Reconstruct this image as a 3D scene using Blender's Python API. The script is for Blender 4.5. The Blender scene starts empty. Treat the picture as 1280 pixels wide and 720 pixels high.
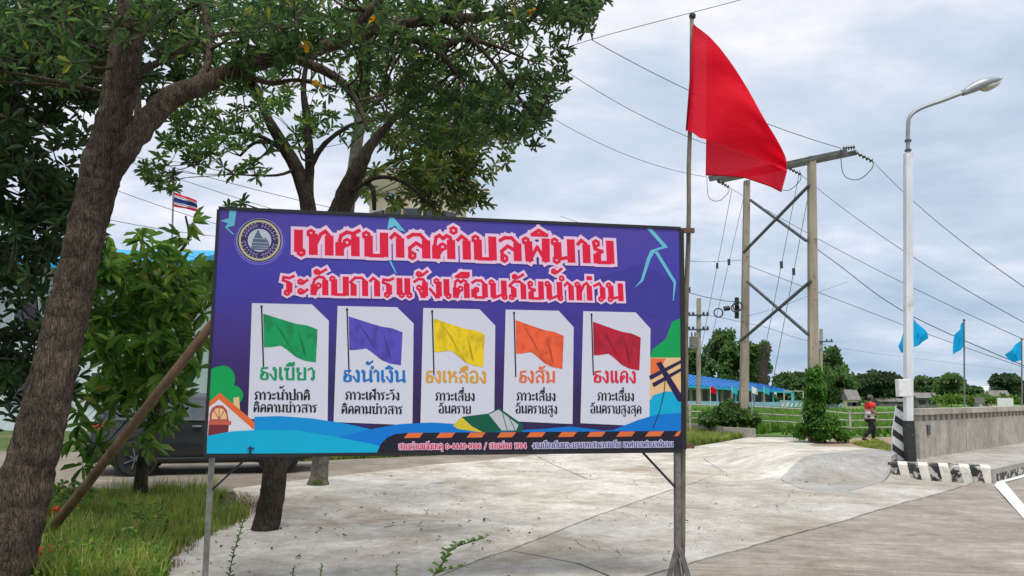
import bpy, bmesh, math, random
from mathutils import Vector, Matrix, noise
from mathutils.geometry import delaunay_2d_cdt
S = bpy.context.scene
C = S.collection
R = math.radians
rnd = random.Random(7)

# ------------------------------------------------------------------ camera
F = 980.0                                   # focal length in photo pixels (1280 wide)
CAM = Vector((0, 0, 1.65))
PITCH, ROLL = math.atan(128 / F), .010
fwd = Vector((0, math.cos(PITCH), math.sin(PITCH)))
up0 = Vector((0, -math.sin(PITCH), math.cos(PITCH)))
rt0 = Vector((1, 0, 0))
right = rt0 * math.cos(ROLL) + up0 * math.sin(ROLL)
up = up0 * math.cos(ROLL) - rt0 * math.sin(ROLL)
cd = bpy.data.cameras.new('camera'); cam = bpy.data.objects.new('camera', cd); C.objects.link(cam)
cd.lens = F / 1280 * 36; cd.sensor_width = 36; cd.clip_start = .05; cd.clip_end = 6000
m3 = Matrix((right, up, -fwd)).transposed()
cam.matrix_world = Matrix.Translation(CAM) @ m3.to_4x4()
S.camera = cam

# ------------------------------------------------------------------ sky, sun, exposure
SUN_EL, SUN_AZ = R(68), R(165)              # high, behind the camera, a little to the right
w = bpy.data.worlds.new('World'); S.world = w; w.use_nodes = True
nt = w.node_tree; N = nt.nodes; L = nt.links
N.clear()
out = N.new('ShaderNodeOutputWorld'); bg = N.new('ShaderNodeBackground'); bg.inputs[1].default_value = .10
sky = N.new('ShaderNodeTexSky'); sky.sky_type = 'NISHITA'; sky.sun_disc = False
sky.sun_elevation = SUN_EL; sky.sun_rotation = SUN_AZ; sky.dust_density = 2
tc = N.new('ShaderNodeTexCoord'); sep = N.new('ShaderNodeSeparateXYZ'); L.new(tc.outputs['Generated'], sep.inputs[0])
def wm(op, a, b=None):
    n = N.new('ShaderNodeMath'); n.operation = op
    for i, v in enumerate((a, b)):
        if v is None: continue
        if isinstance(v, (int, float)): n.inputs[i].default_value = v
        else: L.new(v, n.inputs[i])
    return n.outputs[0]
zz = wm('ADD', wm('MAXIMUM', sep.outputs[2], 0), .22)
comb = N.new('ShaderNodeCombineXYZ')
L.new(wm('DIVIDE', sep.outputs[0], zz), comb.inputs[0]); L.new(wm('DIVIDE', sep.outputs[1], zz), comb.inputs[1])
mp = N.new('ShaderNodeMapping'); L.new(comb.outputs[0], mp.inputs[0]); mp.inputs['Scale'].default_value = (1.15, 1.5, 1); mp.inputs['Location'].default_value = (3.1, 1.7, 0)
n1 = N.new('ShaderNodeTexNoise'); n1.inputs['Scale'].default_value = 1.5; n1.inputs['Detail'].default_value = 9; n1.inputs['Roughness'].default_value = .58; n1.inputs['Distortion'].default_value = .15
L.new(mp.outputs[0], n1.inputs['Vector'])
n2 = N.new('ShaderNodeTexNoise'); n2.inputs['Scale'].default_value = .55; n2.inputs['Detail'].default_value = 3
L.new(mp.outputs[0], n2.inputs['Vector'])
cl = wm('ADD', wm('MULTIPLY', n1.outputs[0], .62), wm('MULTIPLY', n2.outputs[0], .38))
rp = N.new('ShaderNodeValToRGB'); L.new(cl, rp.inputs[0])
e = rp.color_ramp.elements
e[0].position = .36; e[0].color = (.37, .47, .57, 1)
e[1].position = .60; e[1].color = (.76, .765, .80, 1)
x = e.new(.49); x.color = (.52, .585, .665, 1)
# colour towards the horizon: a little bluer and darker, brighter overhead
hz = N.new('ShaderNodeValToRGB'); L.new(sep.outputs[2], hz.inputs[0])
e = hz.color_ramp.elements
e[0].position = 0; e[0].color = (.74, .83, .93, 1); e[1].position = .9; e[1].color = (1.35, 1.33, 1.30, 1)
x = e.new(.2); x.color = (.95, .96, 1.0, 1)
x = e.new(.5); x.color = (1.0, 1.0, 1.0, 1)
mul = N.new('ShaderNodeMixRGB'); mul.blend_type = 'MULTIPLY'; mul.inputs[0].default_value = 1
L.new(rp.outputs[0], mul.inputs[1]); L.new(hz.outputs[0], mul.inputs[2])
sc = N.new('ShaderNodeMixRGB'); sc.blend_type = 'MULTIPLY'; sc.inputs[0].default_value = 1; sc.inputs[2].default_value = (8.9, 8.75, 8.75, 1)
L.new(mul.outputs[0], sc.inputs[1])
mx = N.new('ShaderNodeMixRGB'); mx.inputs[0].default_value = .93
L.new(sky.outputs[0], mx.inputs[1]); L.new(sc.outputs[0], mx.inputs[2])
L.new(mx.outputs[0], bg.inputs[0]); L.new(bg.outputs[0], out.inputs[0])
sl = bpy.data.lights.new('sun', 'SUN'); sl.energy = 2.1; sl.angle = R(25); sl.color = (1, .96, .9)
so = bpy.data.objects.new('sun', sl); C.objects.link(so)
sd = Vector((math.sin(SUN_AZ) * math.cos(SUN_EL), math.cos(SUN_AZ) * math.cos(SUN_EL), math.sin(SUN_EL)))
so.rotation_euler = sd.to_track_quat('Z', 'Y').to_euler()
S.view_settings.view_transform = 'Standard'; S.view_settings.look = 'None'; S.view_settings.exposure = 0.62; S.view_settings.gamma = 1
S.cycles.max_bounces = 8; S.cycles.transparent_max_bounces = 8

# ------------------------------------------------------------------ helpers
def ray(px, py): return fwd + right * ((px - 640) / F) - up * ((py - 360) / F)
def P(px, py, d):
    r = ray(px, py); return CAM + r * (d / r.y)
def G(px, py, z=0.0):
    r = ray(px, py); return CAM + r * ((z - CAM.z) / r.z)
def sstep(a, b, x):
    t = max(0, min(1, (x - a) / (b - a))); return t * t * (3 - 2 * t)
WM = {}
def tag(o, label=None, cat=None, group=None, kind=None):
    if label: o['label'] = label
    if cat: o['category'] = cat
    if group: o['group'] = group
    if kind: o['kind'] = kind
    return o
def empty(name, loc, rz=0, label=None, cat=None, group=None):
    o = bpy.data.objects.new(name, None); C.objects.link(o); o.location = loc; o.rotation_euler = (0, 0, rz)
    o.empty_display_size = .2
    WM[o.name] = Matrix.Translation(Vector(loc)) @ Matrix.Rotation(rz, 4, 'Z')
    return tag(o, label, cat, group)
class MB:
    def __init__(s): s.v = []; s.f = []; s.m = []; s.cur = 0
    def add(s, vs, fs):
        b = len(s.v); s.v += [tuple(v) for v in vs]; s.f += [tuple(b + i for i in f) for f in fs]; s.m += [s.cur] * len(fs); return s
    def box(s, c, d, M=None, bev=0):
        x, y, z = (k / 2 for k in d); c = Vector(c)
        if bev:
            b = min(bev, x * .9, y * .9, z * .9); bm = bmesh.new(); bmesh.ops.create_cube(bm, size=1)
            for v in bm.verts: v.co = Vector((v.co.x * d[0], v.co.y * d[1], v.co.z * d[2]))
            bmesh.ops.bevel(bm, geom=bm.edges[:], offset=b, segments=2, affect='EDGES', profile=.5)
            bm.verts.ensure_lookup_table()
            vs = [v.co.copy() for v in bm.verts]; fs = [[v.index for v in f.verts] for f in bm.faces]; bm.free()
        else:
            vs = [Vector((a * x, b * y, k * z)) for a in (-1, 1) for b in (-1, 1) for k in (-1, 1)]
            fs = [(0, 1, 3, 2), (4, 6, 7, 5), (0, 4, 5, 1), (2, 3, 7, 6), (0, 2, 6, 4), (1, 5, 7, 3)]
        if M is not None: vs = [M @ v for v in vs]
        return s.add([v + c for v in vs], fs)
    def bar(s, a, b, wd, ht=None, upv=(0, 0, 1)):
        a = Vector(a); b = Vector(b); ht = ht or wd; d = (b - a).normalized(); u = Vector(upv)
        if abs(d.dot(u)) > .98: u = Vector((0, 1, 0))
        sx = d.cross(u).normalized(); uz = sx.cross(d)
        vs = [p + sx * i * wd / 2 + uz * j * ht / 2 for p in (a, b) for i, j in ((-1, -1), (1, -1), (1, 1), (-1, 1))]
        return s.add(vs, [(0, 1, 2, 3), (7, 6, 5, 4), (0, 4, 5, 1), (1, 5, 6, 2), (2, 6, 7, 3), (3, 7, 4, 0)])
    def tube(s, pts, rad, n=8, jit=0, cap=True, ridge=0):
        pts = [Vector(p) for p in pts]
        if isinstance(rad, (int, float)): rad = [rad] * len(pts)
        t0 = (pts[1] - pts[0]).normalized(); u = t0.orthogonal().normalized(); vs = []; fs = []
        for i, p in enumerate(pts):
            t = ((pts[min(i + 1, len(pts) - 1)] - pts[max(i - 1, 0)])).normalized()
            u = (u - t * u.dot(t)).normalized(); v = t.cross(u)
            for k in range(n):
                a = 2 * math.pi * k / n; r = rad[i]
                d = u * math.cos(a) + v * math.sin(a)
                if ridge:
                    q = p + d * rad[i]; w = q + Vector((noise.noise(q * 6), noise.noise(q * 6 + Vector((9, 0, 0))), 0)) * .035
                    r += ridge * (abs(noise.noise(Vector((w.x * 17, w.y * 17, w.z * 4.2)))) * 2.4 - .5 + .7 * noise.noise(Vector((w.x * 42, w.y * 42, w.z * 13))))
                if jit: r *= 1 + jit * (noise.noise((p + d * rad[i]) * 5) + .6 * noise.noise((p + d * rad[i]) * 14))
                vs.append(p + d * r)
        for i in range(len(pts) - 1):
            for k in range(n):
                a = i * n + k; b = i * n + (k + 1) % n; fs.append((a, b, b + n, a + n))
        if cap: fs.append(tuple(range(n))[::-1]); fs.append(tuple(range(len(vs) - n, len(vs))))
        return s.add(vs, fs)
    def prism(s, poly, off):            # poly: 3D points of a planar outline; off: vector
        n = len(poly); off = Vector(off); a = [Vector(p) for p in poly]; vs = a + [p + off for p in a]
        fs = [tuple(range(n))[::-1], tuple(range(n, 2 * n))] + [(i, (i + 1) % n, (i + 1) % n + n, i + n) for i in range(n)]
        return s.add(vs, fs)
    def lathe(s, prof, c=(0, 0, 0), n=16, M=None):
        vs = []; fs = []
        for r, z in prof:
            for k in range(n):
                a = 2 * math.pi * k / n; v = Vector((r * math.cos(a), r * math.sin(a), z))
                vs.append((M @ v if M is not None else v) + Vector(c))
        for i in range(len(prof) - 1):
            for k in range(n):
                a = i * n + k; b = i * n + (k + 1) % n; fs.append((a, b, b + n, a + n))
        fs.append(tuple(range(n))[::-1]); fs.append(tuple(range(len(vs) - n, len(vs))))
        return s.add(vs, fs)
    def build(s, name, mats, parent=None, local=False, smooth=False, kind=None, label=None):
        me = bpy.data.meshes.new(name); vs = s.v; W = None
        if parent is not None:
            W = WM[parent.name]
            if not local: Wi = W.inverted(); vs = [Wi @ Vector(v) for v in vs]
        me.from_pydata([tuple(v) for v in vs], [], s.f)
        for m in (mats if isinstance(mats, (list, tuple)) else [mats]): me.materials.append(m)
        if len(set(s.m)) > 1: me.polygons.foreach_set('material_index', s.m)
        if smooth:
            me.shade_smooth()
            if smooth != 'all': me.set_sharp_from_angle(angle=R(38))
        me.update()
        o = bpy.data.objects.new(name, me); C.objects.link(o)
        if parent is not None: o.parent = parent
        WM[o.name] = W if W is not None else Matrix()
        if kind: o['kind'] = kind
        if label: o['label'] = label
        return o
def top(name, mb, mats, label, cat, group=None, smooth=False, kind=None):
    return tag(mb.build(name, mats, smooth=smooth), label, cat, group, kind)
def spline(pts, sub=6):
    p = [Vector(q) for q in pts]; r = []
    for i in range(len(p) - 1):
        a, b, c, d = p[max(i - 1, 0)], p[i], p[i + 1], p[min(i + 2, len(p) - 1)]
        for k in range(sub):
            t = k / sub; r.append(.5 * ((2 * b) + (c - a) * t + (2 * a - 5 * b + 4 * c - d) * t * t + (3 * b - a - 3 * c + d) * t ** 3))
    r.append(p[-1]); return r

# ------------------------------------------------------------------ materials
def srgb(r, g, b): return tuple(((c / 255) / 12.92 if c <= 10 else ((c / 255 + .055) / 1.055) ** 2.4) for c in (r, g, b))
def M(name, c1, c2=None, scale=5, rough=.8, bump=0, bs=None, metal=0, stretch=(1, 1, 1), detail=7, c3=None, s3=1.0, t3=(.55, .7), spec=.4, lo=.35, hi=.65):
    m = bpy.data.materials.new(name); m.use_nodes = True; t = m.node_tree; n = t.nodes; l = t.links
    b = n['Principled BSDF']; b.inputs['Roughness'].default_value = rough; b.inputs['Metallic'].default_value = metal
    b.inputs['Specular IOR Level'].default_value = spec
    c2 = c2 or tuple(k * .8 for k in c1)
    tc = n.new('ShaderNodeTexCoord'); mp = n.new('ShaderNodeMapping'); mp.inputs['Scale'].default_value = stretch; l.new(tc.outputs['Object'], mp.inputs[0])
    nz = n.new('ShaderNodeTexNoise'); nz.inputs['Scale'].default_value = scale; nz.inputs['Detail'].default_value = detail; nz.inputs['Roughness'].default_value = .6
    l.new(mp.outputs[0], nz.inputs['Vector'])
    rp = n.new('ShaderNodeValToRGB'); l.new(nz.outputs[0], rp.inputs[0]); e = rp.color_ramp.elements
    e[0].position = lo; e[0].color = (*c2, 1); e[1].position = hi; e[1].color = (*c1, 1)
    col = rp.outputs[0]
    if c3:
        n3 = n.new('ShaderNodeTexNoise'); n3.inputs['Scale'].default_value = s3; n3.inputs['Detail'].default_value = 6; n3.inputs['Roughness'].default_value = .65; l.new(tc.outputs['Object'], n3.inputs['Vector'])
        r3 = n.new('ShaderNodeValToRGB'); l.new(n3.outputs[0], r3.inputs[0]); e = r3.color_ramp.elements
        e[0].position = t3[0]; e[0].color = (0, 0, 0, 1); e[1].position = t3[1]; e[1].color = (1, 1, 1, 1)
        mm = n.new('ShaderNodeMixRGB'); l.new(r3.outputs[0], mm.inputs[0]); l.new(col, mm.inputs[1]); mm.inputs[2].default_value = (*c3, 1); col = mm.outputs[0]
    l.new(col, b.inputs['Base Color'])
    if bump:
        bn = n.new('ShaderNodeBump'); bn.inputs['Strength'].default_value = min(1, bump); bn.inputs['Distance'].default_value = .02 * max(1, bump)
        src = nz
        if bs:
            src = n.new('ShaderNodeTexNoise'); src.inputs['Scale'].default_value = bs; src.inputs['Detail'].default_value = 6; l.new(mp.outputs[0], src.inputs['Vector'])
        l.new(src.outputs[0], bn.inputs['Height']); l.new(bn.outputs[0], b.inputs['Normal'])
    return m
def leafmat(name, c1, c2, c3=None, trans=.3, rough=.45):
    m = bpy.data.materials.new(name); m.use_nodes = True; t = m.node_tree; n = t.nodes; l = t.links
    b = n['Principled BSDF']; b.inputs['Roughness'].default_value = rough; b.inputs['Specular IOR Level'].default_value = .35
    g = n.new('ShaderNodeNewGeometry'); oi = n.new('ShaderNodeObjectInfo')
    ad = n.new('ShaderNodeMath'); ad.operation = 'ADD'; l.new(g.outputs['Random Per Island'], ad.inputs[0]); l.new(oi.outputs['Random'], ad.inputs[1])
    fr = n.new('ShaderNodeMath'); fr.operation = 'FRACT'; l.new(ad.outputs[0], fr.inputs[0])
    rp = n.new('ShaderNodeValToRGB'); l.new(fr.outputs[0], rp.inputs[0]); e = rp.color_ramp.elements
    e[0].position = 0; e[0].color = (*c2, 1); e[1].position = .85 if name == 'grass_blade' else .93; e[1].color = (*c1, 1)
    if c3: q = e.new(.93 if name == 'grass_blade' else .985); q.color = (*c3, 1)
    tc = n.new('ShaderNodeTexCoord'); nz = n.new('ShaderNodeTexNoise'); nz.inputs['Scale'].default_value = 1.3; l.new(tc.outputs['Object'], nz.inputs['Vector'])
    r2 = n.new('ShaderNodeMapRange'); l.new(nz.outputs[0], r2.inputs[0]); r2.inputs[1].default_value = .3; r2.inputs[2].default_value = .7; r2.inputs[3].default_value = .65; r2.inputs[4].default_value = 1.25
    mu = n.new('ShaderNodeMixRGB'); mu.blend_type = 'MULTIPLY'; mu.inputs[0].default_value = 1; l.new(rp.outputs[0], mu.inputs[1]); l.new(r2.outputs[0], mu.inputs[2])
    l.new(mu.outputs[0], b.inputs['Base Color'])
    tr = n.new('ShaderNodeBsdfTranslucent')
    hs = n.new('ShaderNodeHueSaturation'); hs.inputs['Hue'].default_value = .485; hs.inputs['Value'].default_value = 1.5; l.new(mu.outputs[0], hs.inputs['Color']); l.new(hs.outputs[0], tr.inputs[0])
    ms = n.new('ShaderNodeMixShader'); ms.inputs[0].default_value = trans; l.new(b.outputs[0], ms.inputs[1]); l.new(tr.outputs[0], ms.inputs[2])
    l.new(ms.outputs[0], n['Material Output'].inputs[0])
    return m
def clothmat(name, c, trans=.35, weave=0, alpha=1):
    m = bpy.data.materials.new(name); m.use_nodes = True; t = m.node_tree; n = t.nodes; l = t.links
    b = n['Principled BSDF']; b.inputs['Base Color'].default_value = (*c, 1); b.inputs['Roughness'].default_value = .75; b.inputs['Specular IOR Level'].default_value = .2
    tc = n.new('ShaderNodeTexCoord'); nz = n.new('ShaderNodeTexNoise'); nz.inputs['Scale'].default_value = 6; nz.inputs['Detail'].default_value = 7; nz.inputs['Distortion'].default_value = 1.2; l.new(tc.outputs['Object'], nz.inputs['Vector'])
    bn = n.new('ShaderNodeBump'); bn.inputs['Strength'].default_value = .3; bn.inputs['Distance'].default_value = .03; l.new(nz.outputs[0], bn.inputs['Height']); l.new(bn.outputs[0], b.inputs['Normal'])
    tr = n.new('ShaderNodeBsdfTranslucent'); tr.inputs[0].default_value = (*c, 1)
    ms = n.new('ShaderNodeMixShader'); ms.inputs[0].default_value = trans; l.new(b.outputs[0], ms.inputs[1]); l.new(tr.outputs[0], ms.inputs[2]); o = ms.outputs[0]
    if alpha < 1:
        tp = n.new('ShaderNodeBsdfTransparent'); m2 = n.new('ShaderNodeMixShader'); m2.inputs[0].default_value = alpha; l.new(tp.outputs[0], m2.inputs[1]); l.new(o, m2.inputs[2]); o = m2.outputs[0]
    l.new(o, n['Material Output'].inputs[0])
    return m
def flat(name, rgb, rough=.5, spec=.3, var=.93): c = srgb(*rgb); return M(name, c, tuple(k * var for k in c), scale=3, rough=rough, spec=spec)

def concretemat(name, c1, c2, stain, streak=None, wet=.85):
    """cast concrete: cloudy tone, fine speckle, dirty blotches, optional broom streaks along one direction"""
    m = bpy.data.materials.new(name); m.use_nodes = True; t = m.node_tree; n = t.nodes; l = t.links
    b = n['Principled BSDF']; b.inputs['Roughness'].default_value = wet; b.inputs['Specular IOR Level'].default_value = .3
    tc = n.new('ShaderNodeTexCoord'); base = tc.outputs['Object']
    def nz(sc, de=6, ro=.6, vec=None, di=0):
        q = n.new('ShaderNodeTexNoise'); q.inputs['Scale'].default_value = sc; q.inputs['Detail'].default_value = de; q.inputs['Roughness'].default_value = ro; q.inputs['Distortion'].default_value = di
        l.new(vec or base, q.inputs['Vector']); return q.outputs[0]
    def ramp(v, a, ca, bb, cb):
        q = n.new('ShaderNodeValToRGB'); l.new(v, q.inputs[0]); e = q.color_ramp.elements; e[0].position = a; e[0].color = (*ca, 1); e[1].position = bb; e[1].color = (*cb, 1); return q.outputs[0]
    def mix(f, a, c, mode='MIX'):
        q = n.new('ShaderNodeMixRGB'); q.blend_type = mode
        for i, v in enumerate((f, a, c)):
            if isinstance(v, (int, float)): q.inputs[i].default_value = v
            elif isinstance(v, tuple): q.inputs[i].default_value = (*v, 1)
            else: l.new(v, q.inputs[i])
        return q.outputs[0]
    col = ramp(nz(.7, 9, .68), .36, c2, .64, c1)
    col = mix(ramp(nz(.45, 9, .72, di=.6), .47, (0, 0, 0), .66, (.95,) * 3), col, stain)
    col = mix(1, col, ramp(nz(1.9, 9, .8, di=.4), .36, (.74, .72, .69), .60, (1.08, 1.08, 1.08)), 'MULTIPLY')
    col = mix(1, col, ramp(nz(7, 8, .75), .3, (.80, .79, .77), .62, (1.05, 1.05, 1.05)), 'MULTIPLY')
    col = mix(1, col, ramp(nz(55, 4, .7), .33, (.78, .78, .77), .55, (1.03, 1.03, 1.03)), 'MULTIPLY')
    col = mix(ramp(nz(3.3, 9, .82, di=1.2), .60, (0, 0, 0), .70, (.7,) * 3), col, tuple(k * .4 for k in stain))
    if streak is not None:
        mp = n.new('ShaderNodeMapping'); mp.inputs['Rotation'].default_value = (0, 0, streak); mp.inputs['Scale'].default_value = (1.1, 13, 1)
        mp.vector_type = 'TEXTURE'; mp.inputs['Scale'].default_value = (1 / 0.5, 1 / 9.0, 1); l.new(base, mp.inputs[0])
        col = mix(1, col, ramp(nz(1.6, 8, .7, mp.outputs[0]), .34, (.66, .65, .65), .66, (1.12, 1.1, 1.08)), 'MULTIPLY')
        hgt = nz(3, 6, .7, mp.outputs[0])
    else: hgt = nz(14, 8, .7)
    l.new(col, b.inputs['Base Color'])
    bn = n.new('ShaderNodeBump'); bn.inputs['Strength'].default_value = .55; bn.inputs['Distance'].default_value = .012; l.new(hgt, bn.inputs['Height']); l.new(bn.outputs[0], b.inputs['Normal'])
    return m
def barkmat(name, c1, c2, zs=.22, scale=26, moss=None):
    m = bpy.data.materials.new(name); m.use_nodes = True; t = m.node_tree; n = t.nodes; l = t.links
    b = n['Principled BSDF']; b.inputs['Roughness'].default_value = .95; b.inputs['Specular IOR Level'].default_value = .15
    tc = n.new('ShaderNodeTexCoord'); mp = n.new('ShaderNodeMapping'); mp.inputs['Scale'].default_value = (1, 1, zs); l.new(tc.outputs['Object'], mp.inputs[0])
    q = n.new('ShaderNodeTexNoise'); q.inputs['Scale'].default_value = 9; q.inputs['Detail'].default_value = 4; l.new(mp.outputs[0], q.inputs['Vector'])
    ad = n.new('ShaderNodeMixRGB'); ad.blend_type = 'ADD'; ad.inputs[0].default_value = .08; l.new(mp.outputs[0], ad.inputs[1]); l.new(q.outputs['Color'], ad.inputs[2])
    v = n.new('ShaderNodeTexVoronoi'); v.feature = 'DISTANCE_TO_EDGE'; v.inputs['Scale'].default_value = scale; l.new(ad.outputs[0], v.inputs['Vector'])
    z = n.new('ShaderNodeTexNoise'); z.inputs['Scale'].default_value = 30; z.inputs['Detail'].default_value = 9; z.inputs['Roughness'].default_value = .75; l.new(mp.outputs[0], z.inputs['Vector'])
    big = n.new('ShaderNodeTexNoise'); big.inputs['Scale'].default_value = 3; big.inputs['Detail'].default_value = 4; l.new(tc.outputs['Object'], big.inputs['Vector'])
    r = n.new('ShaderNodeMapRange'); l.new(v.outputs[0], r.inputs[0]); r.inputs[2].default_value = .16; 
    mu = n.new('ShaderNodeMath'); mu.operation = 'MULTIPLY_ADD'; l.new(r.outputs[0], mu.inputs[0]); mu.inputs[1].default_value = .24; 
    zz = n.new('ShaderNodeMath'); zz.operation = 'MULTIPLY'; l.new(z.outputs[0], zz.inputs[0]); zz.inputs[1].default_value = 1.1; l.new(zz.outputs[0], mu.inputs[2])
    rp = n.new('ShaderNodeValToRGB'); l.new(mu.outputs[0], rp.inputs[0]); e = rp.color_ramp.elements
    e[0].position = .42; e[0].color = (*c2, 1); e[1].position = .92; e[1].color = (*c1, 1)
    r2 = n.new('ShaderNodeMapRange'); l.new(big.outputs[0], r2.inputs[0]); r2.inputs[1].default_value = .3; r2.inputs[2].default_value = .7; r2.inputs[3].default_value = .6; r2.inputs[4].default_value = 1.3
    mm = n.new('ShaderNodeMixRGB'); mm.blend_type = 'MULTIPLY'; mm.inputs[0].default_value = 1; l.new(rp.outputs[0], mm.inputs[1]); l.new(r2.outputs[0], mm.inputs[2]); col = mm.outputs[0]
    if moss:
        r3 = n.new('ShaderNodeValToRGB'); q3 = n.new('ShaderNodeTexNoise'); q3.inputs['Scale'].default_value = 1.6; q3.inputs['Detail'].default_value = 6; l.new(tc.outputs['Object'], q3.inputs['Vector']); l.new(q3.outputs[0], r3.inputs[0])
        r3.color_ramp.elements[0].position = .5; r3.color_ramp.elements[1].position = .62
        m4 = n.new('ShaderNodeMixRGB'); l.new(r3.outputs[0], m4.inputs[0]); l.new(col, m4.inputs[1]); m4.inputs[2].default_value = (*moss, 1); col = m4.outputs[0]
    l.new(col, b.inputs['Base Color'])
    bn = n.new('ShaderNodeBump'); bn.inputs['Strength'].default_value = 1; bn.inputs['Distance'].default_value = .03; l.new(mu.outputs[0], bn.inputs['Height']); l.new(bn.outputs[0], b.inputs['Normal'])
    return m

apron_m = concretemat('apron_concrete', (.68, .65, .59), (.46, .43, .385), (.30, .235, .17))
apron2_m = concretemat('apron_concrete_grey', (.52, .495, .455), (.38, .36, .325), (.28, .24, .19))
ramp_m = concretemat('ramp_concrete', (.44, .435, .415), (.29, .285, .275), (.27, .24, .2))  # darker slope face: dirt, plus the slope's shade put into the colour
road_m = concretemat('road_concrete', (.42, .38, .335), (.29, .26, .225), (.25, .21, .175), streak=R(-8), wet=.75)
lane_m = concretemat('lane_concrete', (.33, .29, .245), (.25, .22, .185), (.2, .17, .14), streak=R(3))
pave_m = concretemat('pavement_concrete', (.44, .415, .385), (.34, .32, .295), (.25, .22, .19))
wall_m = concretemat('parapet_concrete', (.50, .465, .405), (.37, .345, .30), (.22, .19, .155))
ground_m = M('soil_and_grass', (.075, .115, .025), (.045, .075, .016), scale=.9, rough=.95, bump=1, bs=18, c3=(.17, .14, .07), s3=.35, t3=(.55, .68))
field_m = M('meadow', (.10, .22, .03), (.06, .14, .02), scale=.35, rough=.95, bump=1, bs=6, c3=(.13, .17, .05), s3=.08)
dirt_m = M('dirt', (.33, .25, .17), (.24, .18, .12), scale=3, rough=.95, bump=.6, bs=30, c3=(.2, .14, .09), s3=1.2)
bark_m = barkmat('bark', (.16, .122, .092), (.022, .016, .012), zs=.2, scale=60)
bark2_m = barkmat('bark_pale', (.22, .19, .15), (.055, .044, .034), zs=.35, scale=22)
barkd_m = barkmat('bark_dark', (.10, .08, .062), (.018, .014, .011), zs=.35, scale=50)
mossy_m = barkmat('mossy_concrete', (.24, .23, .19), (.11, .10, .08), zs=.5, scale=10, moss=(.07, .09, .02))
twig_m = M('twig', (.12, .095, .07), (.06, .045, .032), scale=30, rough=.9)
leafA = leafmat('leaf_dark', (.085, .165, .045), (.026, .070, .022), (.22, .24, .03), trans=.5)
leafB = leafmat('leaf_mid', (.10, .20, .045), (.035, .095, .022), (.2, .24, .04), trans=.5)
leafE = leafmat('leaf_deep_green', (.04, .085, .022), (.016, .042, .014), trans=.3)  # deeper green of the dense tree at the left edge
leafP = leafmat('leaf_bright', (.16, .29, .045), (.04, .12, .02), (.26, .3, .05), trans=.42)
leafF = leafmat('leaf_far', (.10, .18, .05), (.045, .10, .03), trans=.25, rough=.7)
leafR = leafmat('leaf_rain_tree', (.055, .10, .035), (.028, .058, .022), trans=.2, rough=.7)
leafV = leafmat('leaf_vine', (.09, .24, .025), (.035, .11, .015), trans=.35)
grass_m = leafmat('grass_blade', (.26, .33, .055), (.10, .18, .025), (.38, .30, .13), trans=.4, rough=.6)
grassf_m = leafmat('grass_far', (.13, .28, .035), (.07, .16, .022), trans=.35, rough=.7)
steel_m = M('galvanised_steel', (.26, .26, .25), (.14, .135, .125), scale=14, rough=.45, metal=.6, c3=(.2, .12, .07), s3=5, t3=(.6, .75))
black_m = M('black_metal', (.018, .018, .022), (.01, .01, .012), scale=20, rough=.5)
wood_m = M('old_wood', (.2, .125, .075), (.1, .06, .035), scale=9, rough=.85, stretch=(1, 1, .15), bump=.5)
woodb_m = M('brown_timber', (.17, .095, .055), (.09, .05, .03), scale=14, rough=.8, bump=.4)
pole_m = M('flagpole_wood', (.24, .2, .15), (.11, .09, .065), scale=22, rough=.85, stretch=(1, 1, .25), bump=.5)
conpole_m = M('pole_concrete', (.40, .35, .27), (.27, .23, .17), scale=3, rough=.85, stretch=(1, 1, .2), c3=(.13, .105, .08), s3=2.2, t3=(.56, .7), bump=.3)
dsteel_m = M('dark_steel', (.10, .11, .12), (.05, .055, .06), scale=6, rough=.6)
beam_m = M('weathered_beam', (.22, .22, .20), (.10, .10, .095), scale=8, rough=.7, stretch=(.3, .3, 1))
porc_m = M('dark_insulator', (.05, .045, .045), (.03, .03, .03), rough=.3, spec=.6)
wire_m = M('cable', (.07, .075, .08), (.05, .052, .055), rough=.6)
white_m = M('white_paint', (.78, .78, .77), (.66, .66, .64), scale=6, rough=.6, c3=(.42, .40, .36), s3=4, t3=(.62, .75))
postw_m = M('lamp_post_white', (.74, .75, .76), (.58, .59, .60), scale=4, rough=.6, stretch=(1, 1, .2), c3=(.42, .39, .34), s3=2.6, t3=(.56, .75))
postk_m = M('black_paint', (.02, .02, .022), (.03, .03, .03), scale=6, rough=.6, c3=(.16, .15, .14), s3=9, t3=(.6, .68))
wornk_m = M('worn_black_paint', (.018, .018, .018), (.03, .03, .03), scale=9, rough=.8, c3=(.42, .40, .36), s3=6.5, t3=(.50, .56))
wornw_m = M('worn_white_paint', (.72, .68, .60), (.58, .54, .47), scale=6, rough=.8, c3=(.36, .33, .28), s3=5, t3=(.58, .68))
roadw_m = M('road_marking', (.72, .72, .70), (.58, .57, .55), scale=10, rough=.75, c3=(.3, .28, .25), s3=7, t3=(.62, .7))
lampg_m = M('lamp_grey', (.30, .31, .32), (.24, .25, .26), rough=.45, metal=.3)
glassl_m = M('lamp_lens', (.42, .40, .33), (.33, .31, .26), rough=.25, spec=.6)
red_m = clothmat('red_cloth', (.78, .004, .028), trans=.45, alpha=.985)
redhem_m = clothmat('red_hem', (.42, .004, .012), trans=.1)
cyan_m = clothmat('sky_blue_cloth', (.006, .42, .80), trans=.35)
cyand_m = clothmat('dark_blue_emblem', (.01, .11, .42), trans=.1)

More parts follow.
